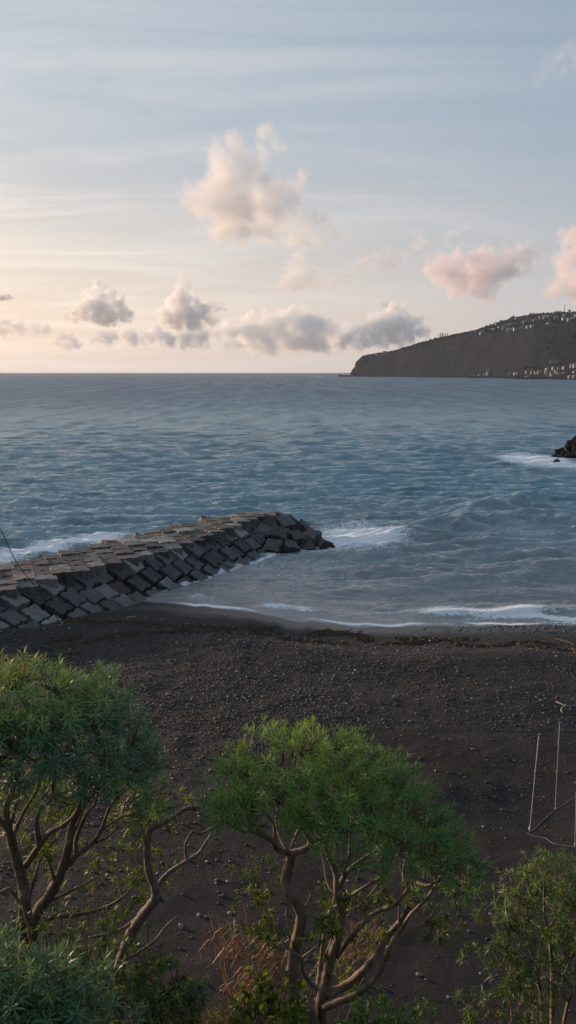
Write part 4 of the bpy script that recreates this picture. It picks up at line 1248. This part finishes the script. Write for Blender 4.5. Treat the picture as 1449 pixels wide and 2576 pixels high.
def on_headland(px, py):
    """closest terrain vertex seen at the picture position (nearest surface first)"""
    G = HEAD['G']
    j = int(np.argmin(np.abs(HEAD['cx'] - px)))
    col = G[:, j]
    # projected rows
    dz = (ZC - col[:, 2]) / col[:, 1]
    yd = (dz * math.cos(PITCH) - math.sin(PITCH)) / (math.cos(PITCH) + dz * math.sin(PITCH))
    rows = (yd * F + 512) * 2576 / 1024
    best = None; seen = 1e9
    for i in range(3, len(rows)):
        if HEAD['T'][i] > 1.0: break
        if rows[i] <= seen + 1e-6:
            if best is None or abs(rows[i] - py) < best[0]: best = (abs(rows[i] - py), i)
            seen = min(seen, rows[i])
    return Vector(col[best[1]])


def house(loc, w, dp, h, rz, wall, roofm, label, group, flat=False, detail=True):
    root = empty('house', loc, rz); tag(root, label, 'house', group)
    bm = bmesh.new()
    def box(bm, x0, x1, y0, y1, z0, z1):
        vs = [bm.verts.new(v) for v in [(x0, y0, z0), (x1, y0, z0), (x1, y1, z0), (x0, y1, z0), (x0, y0, z1), (x1, y0, z1), (x1, y1, z1), (x0, y1, z1)]]
        for f in [(0, 1, 5, 4), (1, 2, 6, 5), (2, 3, 7, 6), (3, 0, 4, 7), (4, 5, 6, 7), (3, 2, 1, 0)]: bm.faces.new([vs[i] for i in f])
    box(bm, -w / 2, w / 2, -dp / 2, dp / 2, -4, h)
    me = bpy.data.meshes.new('wall'); bm.to_mesh(me); bm.free(); link('wall', me, wall, root)
    bm = bmesh.new(); e = .4
    if flat: box(bm, -w / 2 - .2, w / 2 + .2, -dp / 2 - .2, dp / 2 + .2, h + .003, h + .5)
    else:
        rh = min(w, dp) * .28; q = max(0, (w - dp) / 2)
        vs = [bm.verts.new(v) for v in [(-w / 2 - e, -dp / 2 - e, h + .01), (w / 2 + e, -dp / 2 - e, h + .01), (w / 2 + e, dp / 2 + e, h + .01), (-w / 2 - e, dp / 2 + e, h + .01), (-q, 0, h + rh), (q + .01, 0, h + rh)]]
        for f in [(0, 1, 5, 4), (2, 3, 4, 5), (1, 2, 5), (3, 0, 4), (3, 2, 1, 0)]: bm.faces.new([vs[i] for i in f])
    me = bpy.data.meshes.new('roof'); bm.to_mesh(me); bm.free(); link('roof', me, roofm, root)
    if detail:
        n = max(1, int(w / 5))
        for i in range(n):
            bm = bmesh.new(); x = -w / 2 + (i + .5) * w / n
            box(bm, x - .8, x + .8, -dp / 2 - .06, -dp / 2 - .01, h * .35, h * .75)
            me = bpy.data.meshes.new('window'); bm.to_mesh(me); bm.free(); link('window', me, M['shade_win'], root)
    return root


def build_houses():
    g = random.Random(17)
    c3 = lambda x, y: (1132 + x * .2187, 767.3 + y * .2187)
    W, Cc, Gr, T_, TG = M['house_white'], M['house_cream'], M['house_grey'], M['tile'], M['tile_grey']
    up = [(510, 225, 16, W, TG, 'small white house high on the slope under a clump of trees'), (530, 268, 12, W, T_, 'bright white cube house near the left of the hill village'), (350, 310, 18, W, TG, 'white house at the lower left end of the hill village'),
          (345, 335, 20, W, TG, 'white house just below the lowest left house of the hill village'), (445, 290, 26, Cc, T_, 'long pinkish house in the left part of the hill village'), (270, 322, 14, Gr, TG, 'grey house alone on the ridge left of the hill village'), (225, 328, 9, Gr, TG, 'tiny grey hut furthest down the ridge'),
          (485, 290, 14, Cc, TG, 'cream house beside the long pinkish house'), (600, 255, 18, Cc, T_, 'cream house above the long bright terrace'), (590, 280, 16, Gr, TG, 'grey house left of the long bright terrace'), (690, 230, 22, Gr, T_, 'grey house with reddish roof above the bright terrace'),
          (660, 292, 26, W, TG, 'bright bluish-white terrace house at the cliff edge'), (735, 288, 22, W, TG, 'bright white house right beside the bluish terrace house'), (800, 275, 26, Gr, TG, 'pale grey block between the two bright rows at the cliff edge'), (870, 262, 26, W, TG, 'white block in the right bright row at the cliff edge'), (915, 255, 20, W, TG, 'white end block of the right bright row'),
          (740, 170, 20, Gr, TG, 'grey house high on the middle of the slope'), (860, 195, 18, Gr, TG, 'grey house in the middle of the dark terraces'), (950, 180, 22, Gr, T_, 'brownish house left of the upper cluster'), (1050, 135, 18, W, TG, 'tall white house at the top of the upper cluster'), (1050, 160, 14, W, TG, 'white house below the tall white house'),
          (1110, 145, 20, Gr, TG, 'grey house right of the tall white house'), (1090, 222, 18, W, TG, 'bright white house alone at the cliff edge below the upper cluster'), (1180, 155, 20, Gr, TG, 'grey house in the middle of the upper cluster'), (1210, 95, 26, Gr, TG, 'long grey building on the skyline beside the mast'), (1255, 170, 20, W, TG, 'white house low in the upper cluster'),
          (1280, 130, 18, Gr, TG, 'grey house under the mast'), (1335, 180, 26, Cc, TG, 'long cream house low at the right of the upper cluster'), (1390, 155, 24, W, TG, 'white house at the right edge of the hill'), (1370, 115, 18, Gr, TG, 'grey house near the skyline at the right'), (1430, 135, 26, W, TG, 'long white house cut by the right edge on the hill'), (1010, 155, 16, Gr, TG, 'small grey house left of the tall white house'),
          (640, 240, 14, Cc, T_, 'small cream house with red roof in mid village'), (820, 205, 14, Gr, TG, 'small grey house on the terraces above the bright row'), (1150, 110, 16, Gr, TG, 'small grey house just under the skyline')]
    for x, y, w, wl, rf, lb in up:
        p = on_headland(*c3(x, y)); k = p.y / 2700
        house(p + Vector((0, -2, 0)), w * .72, 8, g.uniform(4.5, 7), g.uniform(-.3, .3), wl, rf, lb, 'houses of the hill village', flat=g.random() < .3)
    low = [(400, 800, 16, 9, W, TG, 'white harbour house with grey roof on the shore'), (340, 808, 14, 6, W, TG, 'low white shed beside the shore chapel'), (285, 812, 18, 5, Gr, TG, 'low grey shed at the landing'), (228, 815, 6, 6, Gr, TG, 'tiny grey hut at the left end of the landing'),
           (690, 790, 16, 6, Gr, TG, 'grey shore house left of the bright white hut'), (738, 790, 7, 9, W, TG, 'bright white narrow hut on the shore'), (770, 780, 10, 5, Gr, TG, 'small grey shed right of the bright white hut'),
           (890, 768, 22, 7, W, T_, 'white house with red roof at the left of the shore village'), (940, 775, 16, 8, Cc, T_, 'pinkish house with red roof in the shore village'), (985, 775, 14, 8, Cc, T_, 'cream house beside the pinkish house'), (1025, 780, 20, 10, Cc, TG, 'big cream house with bright front in the shore village'),
           (890, 830, 16, 6, Gr, TG, 'grey house at the waterline left of the shore village'), (1110, 740, 18, 7, W, TG, 'white house high at the back of the shore village'), (1180, 725, 16, 7, W, TG, 'white house beside the highest shore house'), (1240, 725, 16, 7, Cc, T_, 'cream house with red roof at the back of the shore village'),
           (1100, 775, 16, 8, W, TG, 'white house in the centre of the shore village'), (1160, 770, 14, 8, Cc, T_, 'cream house in the centre of the shore village'), (1215, 765, 16, 8, W, T_, 'white red-roofed house in the centre of the shore village'), (1110, 815, 20, 8, Cc, TG, 'long cream house on the waterfront'), (1175, 810, 18, 9, Cc, T_, 'cream waterfront house with red roof'),
           (1240, 800, 18, 9, W, TG, 'white waterfront house right of the red roofs'), (1305, 790, 14, 7, Gr, TG, 'grey house towards the right of the shore village'), (1300, 720, 14, 7, W, T_, 'white house on the upper right of the shore village'), (1390, 700, 18, 9, W, TG, 'white house at the upper right edge of the shore village'),
           (1425, 705, 18, 10, W, TG, 'tall white house at the right edge of the shore village'), (1380, 830, 18, 7, Gr, TG, 'grey waterfront house near the right edge'), (1435, 775, 16, 9, Cc, T_, 'red-roofed house cut by the right edge'), (1430, 835, 14, 7, Gr, TG, 'low grey waterfront shed at the right edge')]
    for x, y, w, h, wl, rf, lb in low:
        p = on_headland(*c3(x, y + 8)); house(p + Vector((0, -3, 0)), w * .66, 8, h * .68, g.uniform(-.35, .35), wl, rf, lb, 'houses of the shore village')
    # chapel-like white house with a small tower
    p = on_headland(*c3(432, 812)); r = house(p + Vector((0, -3, 0)), 7, 7, 12, 0, W, TG, 'white shore building with a narrow tower', 'houses of the shore village')
    bm = bmesh.new(); bmesh.ops.create_cone(bm, segments=8, radius1=1.6, radius2=1.2, depth=9, cap_ends=True, matrix=Matrix.Translation((1, 0, 17))); me = bpy.data.meshes.new('tower'); bm.to_mesh(me); bm.free(); link('tower', me, W, r)
    # cliff-top villa by the point, row of cypresses, mast, pale retaining wall, mole
    p = on_headland(*(955, 892)); house(p + Vector((0, 0, 1)), 34, 10, 7, .1, Gr, TG, 'long low building on the cliff top near the point', 'houses on the headland', flat=True)
    p = on_headland(*(966, 890)); house(p + Vector((0, 6, 3)), 16, 9, 8, .1, W, TG, 'short pale building beside the long one near the point', 'houses on the headland', flat=True)
    for i, dx in enumerate([0, 5, 9, 13, 18, 23]):
        p = on_headland(1101 + dx, 848); s = g.uniform(.8, 1.15)
        far_tree('cypress_tree', p, 3.2 * s, 17 * s, .3, f'{ORD[i]} dark narrow cypress in the ridge row, counted from the seaward end', 'cypress', 'row of cypresses on the ridge', i)
    for i, (x, y, w, h, lb) in enumerate([(1285, 800, 12, 9, 'round-topped tree on the skyline above the hill village'), (1279, 802, 9, 7, 'smaller round tree on the skyline beside the round-topped one'), (1424, 785, 14, 9, 'broad tree on the skyline right of the mast'), (1327, 791, 10, 6, 'low tree on the skyline left of the mast'),
                                          (1078, 858, 8, 6, 'small bushy tree left of the cypress row'), (1058, 863, 9, 6, 'small bushy tree halfway down the ridge'), (918, 898, 10, 7, 'bushy tree at the very brow of the point'), (940, 894, 8, 7, 'bushy tree left of the cliff-top building'), (1150, 842, 6, 6, 'small tree right of the cypress row'), (908, 901, 8, 5, 'low bush-like tree at the cliff edge of the point')]):
        far_tree('round_tree', on_headland(x, y), w * .7, h, .55, lb, 'tree', 'trees on the headland skyline', 20 + i)
    p = on_headland(1410, 786); root = empty('radio_mast', p); tag(root, 'thin dark radio mast on the skyline of the headland', 'mast')
    tb = Tubes(); tb.add([np.array(p) - [0, 0, 3], np.array(p) + [0, 0, 16], np.array(p) + [0, 0, 30]], 1.0, .5, 6); link('shaft', tb.mesh('shaft', p), M['far_rock'], root)
    tb = Tubes(); tb.add([np.array(p) + [-2, 0, 27], np.array(p) + [2, 0, 27]], .4, .4, 6); link('antenna', tb.mesh('antenna', p), M['far_rock'], root)
    p = on_headland(1402, 911); bar('retaining_wall', p, 50, 6, 6, M['far_wall'], 'long pale wall on the slope behind the shore village', 'wall')
    p = on_headland(1345, 924); bar('sea_wall', p, 75, 5, 4, M['far_rock'], 'long dark wall above the left of the shore village', 'wall')
    # mole at the foot of the point
    d = 3520.; a, b = at_z(852, 947, 0), at_z(900, 947, 0)
    m = Vector((at_y(852, 944, d)[0], d, 0)); L_ = at_y(900, 944, d)[0] - m.x
    root = empty('mole', (m.x + L_ / 2, d, 0)); tag(root, 'low dark mole running out from the foot of the headland', 'mole')
    bm = bmesh.new()
    def bx(bm, x0, x1, y0, y1, z0, z1):
        vs = [bm.verts.new(v) for v in [(x0, y0, z0), (x1, y0, z0), (x1, y1, z0), (x0, y1, z0), (x0, y0, z1), (x1, y0, z1), (x1, y1, z1), (x0, y1, z1)]]
        for f in [(0, 1, 5, 4), (1, 2, 6, 5), (2, 3, 7, 6), (3, 0, 4, 7), (4, 5, 6, 7), (3, 2, 1, 0)]: bm.faces.new([vs[i] for i in f])
    bx(bm, -L_ / 2, L_ / 2 + 10, -8, 8, -3, 6.0); me = bpy.data.meshes.new('wall'); bm.to_mesh(me); bm.free(); link('wall', me, M['far_rock'], root)
    bm = bmesh.new(); bx(bm, -L_ / 2 + 1, -L_ / 2 + 10, -7, 7, 6.003, 10); me = bpy.data.meshes.new('head_block'); bm.to_mesh(me); bm.free(); link('head_block', me, M['far_rock'], root)
    bm = bmesh.new(); bx(bm, L_ / 2 - 30, L_ / 2 + 10, 0, 7, 6.003, 12); me = bpy.data.meshes.new('parapet'); bm.to_mesh(me); bm.free(); link('parapet', me, M['far_rock'], root)
    # quay under the landing
    p0 = on_headland(*c3(330, 845)); bar('quay', Vector((p0.x, p0.y - 14, 0)), 72, 14, 5.5, M['far_rock'], 'dark quay wall below the white shore building', 'quay')
    p0 = on_headland(*c3(100, 845)); bar('reef', Vector((p0.x, p0.y - 12, 0)), 32, 10, 2.5, M['far_rock'], 'flat dark reef at the waterline left of the quay', 'reef')
    p0 = on_headland(*c3(1000, 850)); bar('quay', Vector((p0.x + 10, p0.y - 10, 0)), 150, 12, 5, M['far_rock'], 'long dark shore wall in front of the shore village', 'quay')


def far_shrubs():
    bm = bmesh.new(); bmesh.ops.create_icosphere(bm, subdivisions=1, radius=1.0)
    bv = np.array([v.co for v in bm.verts]); bf = np.array([[v.index for v in f.verts] for f in bm.faces]); bm.free()
    G, T = HEAD['G'], HEAD['T']; g = np.random.default_rng(44)
    V = []; Fs = []; k = 0
    ok = np.where((T > .10) & (T <= 1.0))[0]
    n = 5200
    rows = ok[(g.random(n) ** .8 * len(ok)).astype(int)]; cols = g.integers(3, 380, n)
    keep = (fbm(G[rows, cols, 0] / 90, G[rows, cols, 2] / 40, oct=3, seed=97) + .55 * (T[rows] > .6) > g.uniform(-.35, .7, n))
    for r_, c_ in zip(rows[keep], cols[keep]):
        a = G[r_, c_]; b = G[min(r_ + 1, len(T) - 1), min(c_ + 1, G.shape[1] - 1)]
        p = a + (b - a) * g.random(); s_ = g.uniform(1.2, 3.6) * (1.25 if T[r_] > .62 else .9)
        V.append(bv * np.array([s_ * g.uniform(.8, 1.6), s_, s_ * g.uniform(.6, 1.1)]) * (1 + .25 * g.standard_normal((len(bv), 1))) + p + [0, 0, s_ * .3]); Fs.append(bf + k); k += len(bv)
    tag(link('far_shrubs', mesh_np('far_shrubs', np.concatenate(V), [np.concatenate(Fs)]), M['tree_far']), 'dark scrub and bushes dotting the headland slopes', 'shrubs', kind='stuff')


far_shrubs()


def bar(name, p, L_, dp, h, mat, label, cat):
    bm = bmesh.new(); n = 9; rows = []
    for i in range(n):
        x = -L_ / 2 + L_ * i / (n - 1); k = 1 - .25 * rnd.random(); e = .75 if i in (0, n - 1) else 1
        rows.append([bm.verts.new(v) for v in [(x, -dp / 2, -3), (x, -dp / 2 * .9, h * k * e), (x, dp / 2 * .9, h * k * e), (x, dp / 2, -3)]])
    for a, b in zip(rows[:-1], rows[1:]):
        for i in range(4): bm.faces.new([a[i], b[i], b[(i + 1) % 4], a[(i + 1) % 4]])
    bm.faces.new(rows[0]); bm.faces.new(rows[-1][::-1])
    bmesh.ops.recalc_face_normals(bm, faces=bm.faces)
    me = bpy.data.meshes.new(name); bm.to_mesh(me); bm.free()
    o = link(name, me, mat); o.location = p; o.rotation_euler = (0, 0, -.1); tag(o, label, cat)


def far_tree(name, p, w, h, low, label, cat, group, seed):
    root = empty(name, p); tag(root, label, cat, group)
    bm = bmesh.new(); bmesh.ops.create_icosphere(bm, subdivisions=3, radius=1)
    for v in bm.verts:
        n_ = v.co.copy(); k = 1 + .3 * mnoise.noise(n_ * 2.2 + Vector((seed, 0, 0))) + .2 * mnoise.noise(n_ * 5 + Vector((0, seed, 0)))
        v.co = Vector((n_.x * k * w / 2, n_.y * k * w / 2, h * .55 + n_.z * k * h * .48))
    me = bpy.data.meshes.new('crown'); bm.to_mesh(me); bm.free(); link('crown', me, M['tree_far'], root)
    tb = Tubes(); tb.add([np.array([0, 0, -2.]), np.array([0, 0, h * .3]), np.array([0, 0, h * .5])], w * .08, w * .05, 6); link('trunk', tb.mesh('trunk'), M['bark_dark'], root)


build_houses()

# ------------------------------------------------------------------ clouds
def mat_cloud(name, dens, blobs, rm, soft, rag, sc, seed, col, floor):
    """vapour: a union of round puffs eaten into by fractal noise; all lengths in units of the mean puff radius"""
    t = NT(name)
    p = t.scale(t.coord('Object'), 1.0 / rm)
    po = t.vmath('ADD', p, (seed * 7.3, seed * 3.1, seed * 1.7))
    w1 = t.n('ShaderNodeTexNoise', {'Vector': po, 'Scale': .9 * sc, 'Detail': 2.0}).outputs[1]
    q = t.vmath('ADD', p, t.scale(t.vmath('SUBTRACT', w1, (.5, .5, .5)), 1.1))
    f = None
    for c, r in blobs:
        d = t.vmath('DISTANCE', q, tuple(c))
        v = t.math('MULTIPLY_ADD', d, -1.0, r)
        f = v if f is None else t.math('SMOOTH_MAX', f, v, .25)
    n = t.noise(po, 1.1 * sc, 8, .62)
    f = t.math('ADD', f, t.math('MULTIPLY', t.math('SUBTRACT', n, .53), rag))
    zz = t.n('ShaderNodeSeparateXYZ', {0: p}).outputs[2]
    f = t.math('SUBTRACT', f, t.maprange(t.math('ADD', zz, t.math('MULTIPLY', n, .5)), floor + .45, floor - .1, 0, 1.2))
    dn = t.math('MULTIPLY', t.maprange(f, 0.0, soft, 0, 1, True), dens / rm)
    v = t.n('ShaderNodeVolumePrincipled', {'Color': (*col, 1), 'Density': dn, 'Anisotropy': 0.0})
    return t.out(None, v)


def cloud(label, dist, blobs, dens, soft=.5, seed=0, rag=3.0, sc=1.0, grow=1.15, col=(.997, .983, .965), group='clouds over the sea'):  # default col tints white vapour with the low sun's warmth
    g = random.Random(seed)
    blobs = [(a, b, r * grow) for a, b, r in blobs]
    m = dist / 1982.0
    c0 = Vector(at_y(blobs[0][0], blobs[0][1], dist))
    rm = sum(b[2] for b in blobs) / len(blobs) * m
    bm = bmesh.new(); field = []
    for px, py, r in blobs:
        p = Vector(at_y(px, py, dist + g.uniform(-.5, .5) * r * m)) - c0
        field.append((p / rm, r * m / rm))
        bmesh.ops.create_icosphere(bm, subdivisions=3, radius=r * m + .6 * rm, matrix=Matrix.Translation(p))
    floor = min(c.z - r for c, r in field)
    me = bpy.data.meshes.new('cloud_src'); bm.to_mesh(me); bm.free()
    o = bpy.data.objects.new('cloud', me); COL.objects.link(o)
    md = o.modifiers.new('r', 'REMESH'); md.mode = 'VOXEL'; md.voxel_size = rm * .16
    nm = bpy.data.meshes.new_from_object(o.evaluated_get(bpy.context.evaluated_depsgraph_get()))
    o.modifiers.clear(); o.data = nm; nm.name = 'cloud'; bpy.data.meshes.remove(me)
    nm.materials.clear(); nm.materials.append(mat_cloud('cloud_vapour', dens, field, rm, soft, rag, sc, seed + 1, col, floor))
    o.location = c0
    tag(o, label, 'cloud', group)
    return o


CLOUDS = True
if CLOUDS:
    cloud('large ragged golden cloud alone in the middle of the sky', 4200, [(590, 375, 34), (545, 375, 26), (555, 420, 42), (605, 420, 40), (580, 470, 46), (530, 480, 40), (490, 495, 34), (470, 510, 24), (540, 530, 44), (600, 525, 46), (655, 520, 46), (690, 540, 40), (560, 575, 36), (610, 590, 34), (660, 585, 34), (710, 575, 30),
        (672, 340, 27), (690, 362, 25), (660, 380, 28), (640, 440, 32), (665, 465, 36), (700, 480, 38), (735, 470, 36), (755, 450, 26), (735, 510, 36), (775, 555, 30), (815, 545, 28), (840, 572, 26), (795, 590, 28), (745, 600, 32)], 1.45, .9, 1, rag=2.5, sc=.85, grow=1.3)
    cloud('ragged pale pink wisp just below the large golden cloud', 4200, [(752, 650, 20), (745, 680, 24), (725, 705, 24), (765, 705, 28), (800, 695, 24), (830, 715, 22), (865, 705, 20), (700, 718, 16), (770, 625, 14), (850, 690, 16)], .75, .9, 2, rag=3.2, sc=.8, grow=1.45)
    cloud('billowing cumulus with a rounded top, left over the horizon', 9000, [(240, 722, 16), (262, 724, 15), (228, 742, 18), (254, 745, 22), (282, 745, 15), (222, 765, 22), (250, 770, 26), (282, 770, 24), (308, 762, 15), (190, 780, 18), (212, 790, 22), (165, 790, 14), (245, 795, 24), (278, 796, 24), (310, 788, 20), (325, 800, 14), (190, 800, 16), (318, 745, 9)], 2.0, .6, 3, rag=2.6, sc=.9, grow=1.28, col=(1, .992, .982))
    cloud('tall tower-shaped cumulus rising above the horizon', 9500, [(457, 697, 11), (466, 708, 10), (455, 720, 15), (472, 728, 13), (458, 745, 20), (480, 752, 15), (440, 765, 22), (468, 772, 24), (498, 768, 18), (425, 788, 22), (452, 795, 26), (484, 795, 26), (512, 785, 20), (535, 760, 12), (552, 755, 10), (540, 778, 16), (560, 775, 12), (410, 806, 18), (445, 815, 22), (490, 815, 22), (530, 802, 18), (400, 782, 12)], 2.0, .6, 4, rag=2.5, sc=.9, grow=1.25, col=(1, .992, .982))
    cloud('long low bank of lumpy cumulus along the middle of the horizon', 12000, [(545, 835, 22), (585, 830, 26), (632, 806, 24), (668, 818, 28), (705, 820, 30), (745, 810, 32), (788, 824, 32), (828, 836, 30), (865, 848, 26), (640, 843, 34), (720, 848, 34), (800, 856, 30), (510, 848, 26), (470, 850, 24), (430, 852, 20), (895, 858, 22), (680, 862, 26), (760, 866, 24), (590, 862, 24), (840, 868, 20)], 2.3, .6, 5, rag=2.1, sc=1.1, grow=1.4, col=(1, .992, .982))
    cloud('pinkish heap of cloud above the tip of the headland', 11000, [(958, 800, 20), (985, 785, 18), (935, 818, 20), (970, 820, 26), (1005, 812, 24), (1035, 818, 20), (1055, 815, 12), (915, 835, 18), (950, 842, 22), (990, 843, 24), (1030, 842, 20), (1065, 835, 14), (880, 850, 16), (860, 862, 15), (920, 858, 16), (970, 860, 16), (1010, 862, 14)], 1.9, .6, 6, rag=2.3, grow=1.4, col=(1, .99, .98))
    cloud('low soft cloud near the horizon at the far left', 13000, [(20, 818, 16), (50, 822, 18), (85, 824, 17), (115, 830, 14), (-20, 820, 20), (60, 834, 15), (10, 834, 16)], 1.0, .7, 7, rag=2.6, grow=1.5)
    cloud('small bright puff just under the left cumulus', 12500, [(160, 852, 12), (180, 858, 14), (145, 864, 11), (165, 868, 13), (195, 868, 10)], 1.4, .6, 8, rag=2.6, grow=1.45)
    cloud('row of small puffs between the left cumulus and the long bank', 12500, [(240, 850, 12), (265, 846, 13), (290, 840, 13), (315, 842, 14), (340, 850, 12), (370, 848, 14), (395, 838, 14), (280, 856, 12), (420, 856, 14), (330, 862, 12)], 1.8, .6, 9, rag=2.2, grow=1.8, col=(1, .992, .982))
    cloud('dusky mauve cloud above the headland village', 4500, [(1085, 680, 22), (1110, 665, 24), (1150, 660, 28), (1195, 650, 28), (1235, 655, 26), (1275, 645, 24), (1305, 635, 22), (1335, 625, 18), (1345, 655, 16), (1310, 665, 22), (1270, 680, 28), (1225, 690, 32), (1180, 695, 34), (1135, 695, 32), (1100, 700, 24), (1160, 722, 28), (1205, 728, 28), (1240, 722, 22), (1225, 745, 16), (1260, 630, 14)], 1.2, .75, 10, rag=2.7, sc=.85, grow=1.42, col=(.955, .905, .915))  # greyed mauve vapour colour puts shade into this cloud
    cloud('dusky pink cloud cut by the right edge of the photo', 4500, [(1440, 590, 20), (1425, 620, 24), (1415, 650, 26), (1445, 650, 34), (1430, 690, 32), (1405, 665, 18), (1460, 610, 34), (1480, 690, 45), (1510, 620, 45), (1400, 720, 24), (1440, 730, 30), (1380, 738, 18)], 1.2, .75, 11, rag=2.7, grow=1.4, col=(.955, .905, .90))  # shade put into a pinkish vapour colour
    cloud('faint mauve streak of cloud left of the dusky cloud', 4500, [(890, 675, 14), (915, 662, 17), (945, 655, 18), (975, 650, 17), (1000, 645, 14), (1015, 655, 12), (980, 668, 14), (940, 675, 14)], .6, .9, 12, rag=2.8, grow=1.5, col=(.96, .92, .93))  # mauve vapour colour, with shade put in more lightly
    cloud('pale torn scrap of cloud high over the headland', 4500, [(1050, 595, 14), (1065, 610, 14), (1045, 620, 13), (1130, 590, 12), (1150, 585, 12), (1170, 575, 10), (1120, 610, 12)], .3, .8, 15, rag=2.8, grow=1.4, col=(.99, .97, .96))
    cloud('faint peach wisp at the upper right of the sky', 4500, [(1370, 175, 20), (1395, 160, 22), (1415, 140, 22), (1440, 125, 24), (1350, 195, 16), (1420, 175, 20), (1460, 150, 26)], .22, .9, 16, rag=2.8, grow=1.4, col=(.99, .96, .94))
    cloud('small dark cloud scrap at the left edge', 7000, [(5, 748, 9), (18, 747, 9), (28, 749, 6), (-8, 748, 10)], 1.76, .5, 13)
    cloud('thin grey cloud scrap above the heap at the headland tip', 8000, [(970, 768, 10), (995, 770, 12), (1020, 772, 11), (1045, 774, 8)], 0.72, .5, 14)

# ------------------------------------------------------------------ air
def build_haze():
    bm = bmesh.new()
    x, y0, y1, z0, z1 = 36000, -450, 21000, -32, 300
    vs = [bm.verts.new(v) for v in [(-x, y0, z0), (x, y0, z0), (x, y1, z0), (-x, y1, z0), (-x, y0, z1), (x, y0, z1), (x, y1, z1), (-x, y1, z1)]]
    for f in [(0, 1, 5, 4), (1, 2, 6, 5), (2, 3, 7, 6), (3, 0, 4, 7), (4, 5, 6, 7), (3, 2, 1, 0)]: bm.faces.new([vs[i] for i in f])
    me = bpy.data.meshes.new('haze'); bm.to_mesh(me); bm.free()
    t = NT('haze_air')
    v = t.n('ShaderNodeVolumePrincipled', {'Color': (.74, .85, 1.0, 1), 'Density': HAZE, 'Anisotropy': 0.2})
    tag(link('haze', me, t.out(None, v)), 'thin evening haze over the sea', 'haze', kind='stuff')


HAZE = 2.6e-5
if HAZE: build_haze()

# ------------------------------------------------------------------ render settings
scene.view_settings.view_transform = 'Standard'
scene.view_settings.look = 'None'
scene.view_settings.exposure = EXPOSURE
scene.view_settings.gamma = 1.0
scene.cycles.max_bounces = 14
scene.cycles.transparent_max_bounces = 16
scene.cycles.volume_bounces = 12
scene.cycles.volume_step_rate = .3
scene.cycles.volume_max_steps = 256
scene.cycles.use_denoising = True
